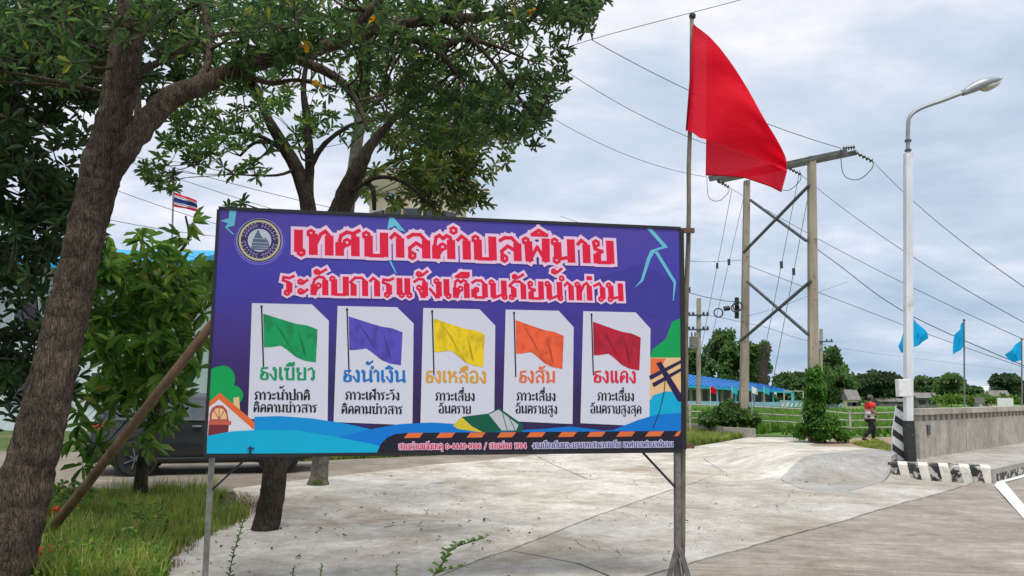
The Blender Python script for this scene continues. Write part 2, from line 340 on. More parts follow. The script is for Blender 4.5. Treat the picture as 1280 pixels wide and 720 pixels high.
# ------------------------------------------------------------------ ground
def hgt(x, y):
    """height of the concrete apron: flat, with a raised lip in front of the footbridge end"""
    yb = 15.05 + .10 * (x - 6.0); yt = yb + 1.0
    f = sstep(4.6, 6.3, x) * (1 - sstep(8.4, 9.6, x))
    return .40 * sstep(yb, yt, y) * f * (1 - sstep(18.5, 24, y)) + .018 * noise.noise(Vector((x * .35, y * .35, 0)))
mb = MB()
xs = [-900, -300, -120, -60, -40, -25, -18, -12, -8, -4, 0, 4, 8, 12, 18, 25, 40, 60, 120, 300, 900]
ys = [-40, -15, -5, 0, 5, 8, 12, 16, 20, 25, 30, 33]
for i in range(len(xs) - 1):
    for j in range(len(ys) - 1): mb.add([(xs[i], ys[j], -.09), (xs[i + 1], ys[j], -.09), (xs[i + 1], ys[j + 1], -.09), (xs[i], ys[j + 1], -.09)], [(0, 1, 2, 3)])
mb.build('ground', ground_m)['kind'] = 'structure'
mb = MB()
ys2 = [33, 38, 45, 60, 90, 150, 300, 800, 2500]
def fz(y): return -.09 - .15 * sstep(33, 60, y)
for i in range(len(xs) - 1):
    for j in range(len(ys2) - 1): mb.add([(xs[i], ys2[j], fz(ys2[j])), (xs[i + 1], ys2[j], fz(ys2[j])), (xs[i + 1], ys2[j + 1], fz(ys2[j + 1])), (xs[i], ys2[j + 1], fz(ys2[j + 1]))], [(0, 1, 2, 3)])
mb.build('field', field_m)['kind'] = 'structure'

def slab(name, poly, mat, zf, thick=.12, step=.6, jit=.012, parent=None, gap=.0):
    """a cast slab over a ground polygon (world xy), uneven edges, real thickness"""
    n = len(poly); b = []
    for i in range(n):
        a = Vector(poly[i][:2]); c = Vector(poly[(i + 1) % n][:2]); k = max(1, int((c - a).length / .15)) if (a.y < 24 and c.y < 24) else max(1, int((c - a).length / 1.5))
        nn = Vector((-(c - a).y, (c - a).x)).normalized()
        for j in range(k):
            p = a.lerp(c, j / k); q = p + nn * gap + Vector((jit * 2 * noise.noise(Vector((p.x * 2.2, p.y * 2.2, 3))) + jit * noise.noise(Vector((p.x * 9, p.y * 9, 1))), jit * 2 * noise.noise(Vector((p.x * 2.2, p.y * 2.2, 7))) + jit * noise.noise(Vector((p.x * 9, p.y * 9, 5)))))
            b.append(q)
    x0 = min(p.x for p in b); x1 = max(p.x for p in b); y0 = min(p.y for p in b); y1 = max(p.y for p in b)
    pts = list(b); inner = []
    def inside(x, y):
        r = False
        for i in range(len(b)):
            p, q = b[i], b[i - 1]
            if (p.y > y) != (q.y > y) and x < (q.x - p.x) * (y - p.y) / (q.y - p.y) + p.x: r = not r
        return r
    x = x0 + step / 2
    while x < x1:
        y = y0 + step / 2
        while y < y1:
            if inside(x, y): inner.append(Vector((x, y)))
            y += step
        x += step
    nb = len(b)
    res = delaunay_2d_cdt(pts + inner, [], [list(range(nb))], 1, 1e-5)
    vs = [Vector((v.x, v.y, zf(v.x, v.y))) for v in res[0]]; fs = [tuple(f) for f in res[2]]
    m = MB(); m.add(vs, fs)
    ring = [(p.x, p.y, zf(p.x, p.y)) for p in b]; m.add(ring + [(p[0], p[1], p[2] - thick) for p in ring], [(i, (i + 1) % nb, (i + 1) % nb + nb, i + nb) for i in range(nb)])
    o = m.build(name, mat, parent)
    return o
def gp(*pl, z=0): return [tuple(G(x, y, z))[:2] for x, y in pl]
mb = MB(); pl = gp((100, 800), (185, 700), (240, 655), (296, 630), (290, 611), (385, 599), (520, 583), (692, 566), (870, 558), (937, 546), (1048, 548), (1112, 553), (1140, 575), (1110, 600), (700, 742), (420, 830))
# base under the slabs (what shows in the joints)
o = slab('apron_bedding', pl, M('joint_dirt', (.06, .05, .04), (.03, .026, .02), scale=12, rough=1), lambda x, y: hgt(x, y) - .13, thick=.03, step=.4)
o['kind'] = 'structure'
apron = empty('apron', (0, 10, 0)); apron['kind'] = 'structure'
GAP = .015
s1 = gp((100, 800), (185, 700), (240, 655), (296, 630), (290, 611), (385, 599), (520, 583), (668, 569), (735, 600), (846, 610), (748, 644), (636, 688), (600, 700), (420, 770), (260, 830))
s1b = gp((668, 569), (870, 558), (900, 553), (962, 566), (880, 574), (905, 590), (868, 603), (846, 610), (735, 600))
s1c = gp((900, 553), (937, 546), (1048, 548), (1010, 556), (962, 566))
s2 = gp((846, 610), (868, 603), (960, 600), (975, 600), (1005, 612), (1060, 614), (1112, 600), (1216, 604), (1100, 637), (960, 676.8), (870, 702.4), (780, 728), (720, 704), (636, 688), (748, 644))
s3 = gp((636, 688), (720, 704), (780, 728), (640, 775), (480, 860), (260, 830), (420, 770), (600, 700))
s4 = gp((880, 574), (962, 566), (1010, 556), (1048, 566), (1112, 572), (1116, 577), (1070, 585), (1010, 594), (975, 600), (960, 600), (868, 603), (905, 590))
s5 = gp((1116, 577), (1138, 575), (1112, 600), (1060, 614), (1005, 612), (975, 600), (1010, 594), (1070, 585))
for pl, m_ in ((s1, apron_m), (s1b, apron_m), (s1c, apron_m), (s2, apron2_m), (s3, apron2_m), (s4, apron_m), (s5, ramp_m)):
    # orient all the same way so that the gap always shrinks the slab
    ar = sum(pl[i][0] * pl[(i + 1) % len(pl)][1] - pl[(i + 1) % len(pl)][0] * pl[i][1] for i in range(len(pl)))
    if ar < 0: pl = pl[::-1]
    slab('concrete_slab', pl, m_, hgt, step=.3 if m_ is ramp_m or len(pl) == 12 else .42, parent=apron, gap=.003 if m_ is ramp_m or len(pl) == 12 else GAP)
crk = MB(); rc = random.Random(9)
for (xa_, ya_), (xb_, yb_) in (((905, 640), (1010, 622)), ((430, 640), (560, 622)), ((880, 585), (990, 588)), ((700, 670), (790, 700))):
    a_, b_ = G(xa_, ya_), G(xb_, yb_); n_ = 40; sd0 = rc.uniform(0, 50); dd = (b_ - a_).normalized(); pp_ = Vector((-dd.y, dd.x, 0)); vs = []
    for k in range(n_ + 1):
        q = a_.lerp(b_, k / n_); q = q + pp_ * (.22 * noise.noise(Vector((k * .11, sd0, 0))) + .05 * noise.noise(Vector((k * .6, sd0, 3)))); wd_ = .0035 * min(1, 4 * (k / n_), 4 * (1 - k / n_)) * (1 + .7 * noise.noise(Vector((k * .8, sd0, 8))))
        for s_ in (-1, 1): v_ = q + pp_ * wd_ * s_; v_.z = hgt(v_.x, v_.y) + .0045; vs.append(v_)
    crk.add(vs, [(2 * k, 2 * k + 2, 2 * k + 3, 2 * k + 1) for k in range(n_)])
crk.build('hairline_cracks', M('crack_dirt', (.10, .085, .07), (.06, .05, .04), scale=12, rough=1))['kind'] = 'stuff'
# dirt patch where the man walks, road and lane
dp = gp((1010, 556), (1048, 548), (1130, 545), (1150, 560), (1138, 575), (1112, 572), (1048, 566))
slab('dirt_path', dp, dirt_m, lambda x, y: hgt(x, y) - .012, jit=.05, step=.5)['kind'] = 'structure'
a0 = G(780, 728); a1 = G(1216, 604); dr = (a1 - a0).normalized(); pr = Vector((dr.y, -dr.x, 0))
road = [a0 - dr * 9 + pr * .012, a1 + dr * .2 + pr * .012, a1 + dr * 60 + pr * .4, a1 + dr * 60 + pr * 30, a0 - dr * 9 + pr * 30]
slab('road', [tuple(p)[:2] for p in road][::-1], road_m, lambda x, y: hgt(x, y) - .006, step=.8, jit=.006)['kind'] = 'structure'
lane = [(-40, 13.9), (-9, 13.6), tuple(G(296, 612))[:2], tuple(G(385, 600))[:2], tuple(G(520, 584))[:2], tuple(G(668, 570))[:2], tuple(G(760, 562))[:2], tuple(G(560, 567))[:2], tuple(G(330, 577))[:2], (-9, 20.4), (-40, 22)]
slab('lane', lane, lane_m, lambda x, y: -.035, step=1.0)['kind'] = 'structure'
# white lane arrow on the road at the right edge
mm = MB()
def marking(pts, z=.007):
    mm.add([(*tuple(G(x, y))[:2], z) for x, y in pts], [tuple(range(len(pts)))])
marking([(1243, 607), (1256, 603), (1300, 655), (1300, 672), (1290, 660)]); 
marking([(1243, 607), (1256, 603), (1330, 584), (1330, 580), (1246, 602)], .0075)
mm.build('road_marking', roadw_m)['kind'] = 'structure'

# ------------------------------------------------------------------ pavement, kerb, parapet
KA, KB = Vector((7.42, 15.75, 0)), Vector((8.95, 15.0, 0))
d45 = Vector((.71, .704, 0)).normalized(); n45 = Vector((-d45.y, d45.x, 0))
PW0 = Vector((9.0, 17.55, 0))                                   # foot of the parapet's near end
pz = .25
t = empty('pavement', KB); t['kind'] = 'structure'
mb = MB(); kin = .16
k0 = KB + d45 * .25; far = 46
mb.prism([k0 + n45 * kin + Vector((0, 0, -.1)), k0 + d45 * far + n45 * kin + Vector((0, 0, -.1)), PW0 + d45 * far + n45 * .5 + Vector((0, 0, -.1)), PW0 + n45 * .5 - d45 * .8 + Vector((0, 0, -.1)), KA + Vector((.1, .35, -.1))], (0, 0, pz + .1 - .004))
mb.build('paving', pave_m, t)
for i in range(14):
    m = MB(); a = k0 + d45 * (i * 3.2 + .006); b = k0 + d45 * ((i + 1) * 3.2 - .006)
    m.prism([a - Vector((0, 0, .1)), b - Vector((0, 0, .1)), b + n45 * kin - Vector((0, 0, .1)), a + n45 * kin - Vector((0, 0, .1))], (0, 0, pz + .1)); m.build('kerb_stone', pave_m, t)
m = MB()
for i in range(9):
    a = k0 + d45 * (i * 3.2 + .3) - n45 * .004; b = a + d45 * 2.4
    m.prism([a, b, b + Vector((0, 0, pz * .62)), a + Vector((0, 0, pz * .62))], n45 * .003)
m.build('faded_black_kerb_paint', wornk_m, t)
# striped end block
eb = empty('striped_kerb_block', KA, 0, 'low worn kerb block painted in black and white stripes before the lamp post', 'kerb block')
ex = (KB - KA); exn = Vector((-ex.y, ex.x, 0)).normalized()
mb = MB(); top_in = .28; H = .31
A, B = KA, KB + d45 * .2; Z = Vector((0, 0, 1))
fr = [A - Z * .1, B - Z * .1, B + Z * (H - .03) + exn * .03, A + Z * (H - .03) + exn * .07]
tp = [A + Z * H + exn * .12, B + Z * H + exn * .10, B + exn * .45 + Z * H, A + exn * .5 + Z * H]
bk = [B + exn * .5 - Z * .1, A + exn * .55 - Z * .1]
mb.add([fr[0], fr[1], fr[2], fr[3], tp[0], tp[1], tp[2], tp[3], bk[0], bk[1]], [(0, 1, 2, 3), (3, 2, 5, 4), (4, 5, 6, 7), (7, 6, 8, 9), (0, 3, 4, 7, 9), (1, 8, 6, 5, 2)])
mb.build('block', wornw_m, eb)
ns = 5
for i in range(ns):
    u0 = (i + .02) / ns + .0; u1 = u0 + .105; sl_ = .03 + .0
    def fp(u, v): # v 0 bottom .. 1 top of the front face, on to the top face
        lo = (A + Z * 0).lerp(B, u); hi = fr[3].lerp(fr[2], u); 
        return lo.lerp(hi, v)
    m = MB(); o_ = -exn * .004
    q = [fp(u0 + sl_, 0), fp(u1 + sl_, 0), fp(u1, 1), fp(u0, 1)]
    m.add([p + o_ for p in q], [(0, 1, 2, 3)])
    q2 = [tp[0].lerp(tp[1], min(1, u1)), tp[0].lerp(tp[1], u0)]
    m.add([fr[3].lerp(fr[2], u0) + o_ * .7 + Z * .002, fr[3].lerp(fr[2], min(1, u1)) + o_ * .7 + Z * .002, q2[0] + Z * .004 - exn * .003, q2[1] + Z * .004 - exn * .003, q2[0] + Z * .004 + exn * .3, q2[1] + Z * .004 + exn * .3], [(0, 1, 2, 3), (3, 2, 4, 5)])
    m.build('black_stripe', wornk_m, eb)

pp = empty('bridge_parapet', PW0, 0, 'long weathered concrete parapet beside the pavement with small slots under its cap', 'parapet wall')
wt = .2
def along(t_, off=0, z=0): return PW0 + d45 * t_ + n45 * off + Vector((0, 0, z))
hT = 1.33
for i in range(13):
    a = i * 3.4 + .02; b = (i + 1) * 3.4 - .02; hw = hT - .27
    m = MB(); m.prism([along(a, 0, pz - .05), along(b, 0, pz - .05), along(b, wt, pz - .05), along(a, wt, pz - .05)], (0, 0, hw - pz + .05)); m.build('wall_panel', wall_m, pp)
    m = MB(); m.prism([along(a - .012, -.06, hT - .13), along(b + .012, -.06, hT - .13), along(b + .012, wt + .06, hT - .13), along(a - .012, wt + .06, hT - .13)], (0, 0, .13)); m.build('cap', wall_m, pp)
blk = MB(); first = None; k = 0; tt = .1
while tt < 44:
    if k < 110:
        if first is None:
            m = MB(); m.prism([along(tt, .015, hT - .272), along(tt + .24, .015, hT - .272), along(tt + .24, wt - .015, hT - .272), along(tt, wt - .015, hT - .272)], (0, 0, .144)); first = m.build('spacer_block', wall_m, pp); t0_ = tt
        else:
            c = first.copy(); C.objects.link(c); c.parent = pp; c.location = d45 * (tt - t0_)
    k += 1; tt += .40
# iron conduit on the wall and small plaque
m = MB(); m.box(along(.6, -.02, .86), (.16, .03, .22), Matrix.Rotation(math.atan2(d45.y, d45.x), 3, 'Z')); m.build('grey_plaque', dsteel_m, pp)
# hazard marker at the end of the parapet
hm = empty('hazard_marker', along(-.25, .1), 0, 'black and white diagonally striped end post of the parapet beside the lamp post', 'hazard marker')
hx = Vector((.93, -.36, 0)).normalized(); hn = Vector((-hx.y, hx.x, 0))
h0 = P(1115, 576, 17.2); h0.z = pz
W_, HH = .36, 1.16
def hp(u, v, o=0): return h0 + hx * u + Z * v - hn * o
prof = [(0, 0), (W_, 0), (W_, HH - .04), (.15, HH), (.04, HH * .5)]
m = MB(); m.prism([hp(u, v) for u, v in prof], hn * .3); m.build('post', white_m, hm)
def clip(poly, a, b, c):
    r = []
    for i in range(len(poly)):
        p, q = poly[i], poly[(i + 1) % len(poly)]; dp_ = a * p[0] + b * p[1] - c; dq = a * q[0] + b * q[1] - c
        if dp_ >= 0: r.append(p)
        if dp_ * dq < 0: t_ = dp_ / (dp_ - dq); r.append((p[0] + (q[0] - p[0]) * t_, p[1] + (q[1] - p[1]) * t_))
    return r
for i in range(4):
    c0 = .10 + i * .335
    q = clip(clip(prof, .8, 1, c0 + .12), -.8, -1, -(c0 + .15) - .12)
    if len(q) > 2: m = MB(); m.prism([hp(u, v, .002) for u, v in q], -hn * .003); m.build('black_stripe', postk_m, hm)

# ------------------------------------------------------------------ street lamp
lp = P(1138, 573, 16.9); lp.z = pz
D = lp.y
lt = P(1135, 192, D)
lamp = empty('street_lamp', lp, 0, 'tall white street lamp with black painted foot and bent grey arm beside the parapet', 'street lamp')
pw = .145
m = MB(); m.bar(lp + Z * .84, lt, pw, pw, (0, 1, 0)); m.build('post', postw_m, lamp)
m = MB(); m.bar(lp - Z * .1, lp + Z * .845, pw + .03, pw + .03, (0, 1, 0)); m.build('black_foot', postk_m, lamp)
arm = spline([P(1135, 196, D), P(1135, 160, D), P(1138, 145, D), P(1152, 135, D), P(1180, 125, D), P(1206, 115, D)], 6)
m = MB(); m.tube(arm, .045, 8); m.build('arm', lampg_m, lamp, smooth=True)
m = MB()
for yy in (176, 188): m.tube([P(1135, yy, D) - Z * .02, P(1135, yy, D) + Z * .02], .07, 10)
m.build('collar', dsteel_m, lamp)
ha = P(1203, 117, D); hb = P(1253, 98, D); hd = (hb - ha); hl = hd.length; hd.normalize(); hu = hd.cross(Vector((0, 1, 0))).normalized(); hu = hu if hu.z > 0 else -hu
hs = Vector((0, 1, 0))
def headshape(prof_top, prof_bot, wid):
    vs = []; fs = []; n = len(prof_top)
    for i in range(n):
        u = i / (n - 1); c = ha + hd * hl * u; wv = wid[i]
        vs += [c + hu * prof_bot[i] * hl - hs * wv * .6, c - hs * wv, c + hu * prof_top[i] * hl * .8 - hs * wv * .6, c + hu * prof_top[i] * hl, c + hu * prof_top[i] * hl * .8 + hs * wv * .6, c + hs * wv, c + hu * prof_bot[i] * hl + hs * wv * .6]
    for i in range(n - 1):
        for k in range(7): a = i * 7 + k; b = i * 7 + (k + 1) % 7; fs.append((a, b, b + 7, a + 7))
    fs += [tuple(range(7)), tuple(range(len(vs) - 7, len(vs)))[::-1]]
    return MB().add(vs, fs)
headshape([.07, .12, .16, .17, .15, .09, .01], [-.05, -.06, -.06, -.06, -.05, -.04, -.01], [.06, .09, .13, .15, .15, .12, .03]).build('lamp_head', lampg_m, lamp, smooth='all')
ha2 = ha; ha = ha + hd * hl * .42 - hu * .045; hl_ = hl; hl *= .52
headshape([.0, .02, .02, .02, .02, .02, .0], [-.03, -.14, -.19, -.2, -.17, -.1, -.02], [.06, .11, .13, .13, .12, .1, .03]).build('lens', glassl_m, lamp, smooth='all')
bx = P(1129, 485, D + .0); m = MB(); m.box(bx, (.27, .16, .37), bev=.015); m.build('junction_box', white_m, lamp)

# ------------------------------------------------------------------ blue flags on the parapet
def wavy(outline_fn, nu, nv, amp, freq, dirn):
    m = MB(); vs = []; fs = []
    for i in range(nu + 1):
        for j in range(nv + 1):
            p = outline_fn(i / nu, j / nv); u = i / nu
            vs.append(p + dirn * amp * u ** .7 * math.sin(freq * u + 2.1 * (j / nv) + p.z))
    for i in range(nu):
        for j in range(nv): a = i * (nv + 1) + j; fs.append((a, a + 1, a + nv + 2, a + nv + 1))
    return m.add(vs, fs)
def quadfn(a, b, c, d, bulge=0):        # a hoist top, b hoist bottom, c fly bottom, d fly top
    def f(u, v):
        p = a.lerp(d, u).lerp(b.lerp(c, u), v); p.z += bulge * math.sin(math.pi * u) * (1 - .5 * v); return p
    return f
def small_flag(x, ytop, ybase, d, poly, label, emblem):
    t = empty('blue_flag', P(x, ybase, d), 0, label, 'flag', 'pale blue flags along the parapet')
    m = MB(); m.tube([P(x + 1, ybase, d), P(x, ytop, d)], .022, 8); m.build('flagpole', steel_m, t, smooth=True)
    m = MB(); m.lathe([(.0, -.03), (.035, -.02), (.04, .01), (.0, .04)], P(x, ytop, d), 8); m.build('finial', steel_m, t)
    a, b, c, e_ = [P(px_, py_, d) for px_, py_ in poly]
    o = wavy(quadfn(a, b, c, e_, .02), 14, 12, .07, 7, Vector((.3, -1, 0))).build('cloth', cyan_m, t, smooth='all')
    g = quadfn(a, b, c, e_, .02)
    wavy(lambda u, v: g(.35 + .3 * u, .38 + .3 * v) + Vector((0, -.02, 0)), 6, 6, .0, 7, Vector((0, -1, 0))).build('emblem', cyand_m, t, smooth='all')
    for s_ in (-1, 1): pass
    return t
small_flag(1205, 400, 562, 21.2, [(1204, 402), (1206, 432), (1193, 444), (1195, 418)], 'pale blue flag hanging limp on its pole, middle one of the three above the parapet', True)
small_flag(1277, 424, 556, 24.5, [(1276, 426), (1277, 450), (1268, 453), (1257, 443)], 'pale blue flag at the right edge of the picture, farthest along the parapet', True)
t3 = small_flag(1139, 396, 560, 18.9, [(1141, 397), (1142, 434), (1150, 432), (1162, 423)], 'pale blue flag spread out on both sides behind the white lamp post', True)
a, b, c, e_ = [P(*q, 18.95) for q in ((1137, 395), (1137, 438), (1128, 441), (1122, 433))]
wavy(quadfn(a, b, c, e_), 10, 10, .05, 6, Vector((0, -1, 0))).build('cloth_back_half', cyan_m, t3, smooth='all')

# ------------------------------------------------------------------ billboard
BL = P(258, 568, 6.40); BR = P(852, 562, 7.15)
bu = Vector((BR.x - BL.x, BR.y - BL.y, 0)); BW = bu.length; bu.normalize(); bn_ = Vector((bu.y, -bu.x, 0))   # bn_: towards the camera
rz = math.atan2(bu.y, bu.x)
foot = Vector((BL.x, BL.y, 0))
bb = empty('billboard', foot, rz, 'large purple flood warning billboard with Thai lettering and five flag panels on steel legs', 'billboard')
# local frame: x along the board, -y towards the camera, z up
def BLc(px, py, off=0):
    r = ray(px, py); t_ = (foot - CAM).dot(bn_) / r.dot(bn_); p = CAM + r * t_ - foot
    return Vector((p.dot(bu), -off, p.z))
def bpoly(pts, off, name, mat, parent=bb, kind=None, thick=0):
    m = MB(); v = [BLc(x, y, off) for x, y in pts]
    m.add(v, [tuple(range(len(v)))]); return m.build(name, mat, parent, local=True)
c00, c10, c11, c01 = BLc(258, 568), BLc(852, 562), BLc(849, 287), BLc(275, 262)
def bgmat():
    m = bpy.data.materials.new('board_print'); m.use_nodes = True; t = m.node_tree; n = t.nodes; l = t.links; b = n['Principled BSDF']; b.inputs['Roughness'].default_value = .42; b.inputs['Specular IOR Level'].default_value = .35
    tc = n.new('ShaderNodeTexCoord'); sp = n.new('ShaderNodeSeparateXYZ'); l.new(tc.outputs['Object'], sp.inputs[0])
    mr = n.new('ShaderNodeMapRange'); l.new(sp.outputs[2], mr.inputs[0]); mr.inputs[1].default_value = c00.z + .25; mr.inputs[2].default_value = c01.z
    rp = n.new('ShaderNodeValToRGB'); l.new(mr.outputs[0], rp.inputs[0]); e = rp.color_ramp.elements
    e[0].position = .1; e[0].color = (.026, .013, .068, 1); e[1].position = .95; e[1].color = (.078, .045, .30, 1)
    q = e.new(.45); q.color = (.052, .026, .20, 1); q = e.new(.7); q.color = (.052, .038, .34, 1)
    nz = n.new('ShaderNodeTexNoise'); nz.inputs['Scale'].default_value = .9; nz.inputs['Detail'].default_value = 2; l.new(tc.outputs['Object'], nz.inputs['Vector'])
    mm = n.new('ShaderNodeMixRGB'); mm.inputs[2].default_value = (.035, .05, .36, 1); l.new(rp.outputs[0], mm.inputs[1])
    r2 = n.new('ShaderNodeMapRange'); l.new(nz.outputs[0], r2.inputs[0]); r2.inputs[1].default_value = .45; r2.inputs[2].default_value = .65; r2.inputs[4].default_value = .45; l.new(r2.outputs[0], mm.inputs[0])
    l.new(mm.outputs[0], b.inputs['Base Color'])
    # the sheet is stretched vinyl: very slight waviness
    w_ = n.new('ShaderNodeTexNoise'); w_.inputs['Scale'].default_value = 2.5; l.new(tc.outputs['Object'], w_.inputs['Vector'])
    bp = n.new('ShaderNodeBump'); bp.inputs['Strength'].default_value = .25; bp.inputs['Distance'].default_value = .05; l.new(w_.outputs[0], bp.inputs['Height']); l.new(bp.outputs[0], b.inputs['Normal'])
    return m
m = MB(); m.prism([c00, c10, c11, c01], (0, .012, 0)); board = m.build('print_sheet', bgmat(), bb, local=True)
# frame of the board: thin black steel angle round the sheet and tubes behind it
def brd(p, q, wd, nm='frame_bar', mat=black_m, dy=0):
    m = MB(); m.bar(p + Vector((0, dy, 0)), q + Vector((0, dy, 0)), wd, wd, (0, 1, 0)); return m.build(nm, mat, bb, local=True)
e1 = Vector((.012, 0, 0)); e2 = Vector((0, 0, .012))
brd(c01 - e1 + e2, c11 + e1 + e2, .028, dy=.006); brd(c00 - e1 - e2, c10 + e1 - e2, .028, dy=.006); brd(c00 - e1, c01 - e1, .024, dy=.006)
m = MB(); m.bar(c10 + Vector((.022, .02, 0)), c11 + Vector((.022, .02, .0)), .045, .05, (0, 1, 0)); m.build('frame_bar', black_m, bb, local=True)
for f_ in (.25, .5, .75): brd(c00.lerp(c10, f_), c01.lerp(c11, f_), .035, 'back_rail', steel_m, .04)
for f_ in (.33, .66): brd(c00.lerp(c01, f_), c10.lerp(c11, f_), .035, 'back_rail', steel_m, .076)
# legs, feet and braces
lg0 = BLc(257, 566); g0 = BLc(250, 720); sl_ = (g0 - lg0) / (lg0.z - g0.z); gl = lg0 + sl_ * (lg0.z + .03)
m = MB(); m.bar(gl + Vector((.03, .03, 0)), lg0 + Vector((.045, .03, .0)), .04, .04, (0, 1, 0)); m.build('leg', steel_m, bb, local=True)
rl0 = BLc(848, 562); rg = BLc(848.5, 712); sl_ = (rg - rl0) / (rl0.z - rg.z); gr = rl0 + sl_ * (rl0.z + .02)
m = MB(); m.bar(gr + Vector((0, .03, 0)), rl0 + Vector((0, .03, 0)), .048, .048, (0, 1, 0)); legr = m.build('leg', steel_m, bb, local=True)
m = MB()
for sx in (-1, 1): m.bar(gr + Vector((sx * .11, .0, -.0)), gr + Vector((sx * .016, .0, .30)), .045, .012, (0, 1, 0))
m.bar(gr + Vector((.0, -.09, -.0)), gr + Vector((.0, -.01, .22)), .012, .04, (0, 1, 0))
m.build('foot_bracket', steel_m, bb, local=True)
brace_d = BLc(846, 610); m = MB(); m.bar(BLc(805, 566) + Vector((0, .03, 0)), brace_d + Vector((0, .03, 0)), .018); m.build('brace', black_m, bb, local=True)
m = MB(); m.bar(BLc(312, 569) + Vector((0, .03, 0)), BLc(262, 615) + Vector((0, .03, 0)), .016); m.build('brace', black_m, bb, local=True)
m = MB(); m.bar(BLc(313, 558) + Vector((0, -.012, 0)), BLc(313, 572) + Vector((0, -.012, 0)), .012); m.bar(BLc(310, 560) + Vector((0, -.012, 0)), BLc(318, 560) + Vector((0, -.012, 0)), .008); m.build('bolt', black_m, bb, local=True)
for yy in (287, 558):
    m = MB(); q = BLc(847, yy) ; q2 = BLc(870, yy); m.bar(q + Vector((0, .05, 0)), q2 + Vector((0, .05, 0)), .04, .045); m.build('timber_cleat', woodb_m, bb, local=True)

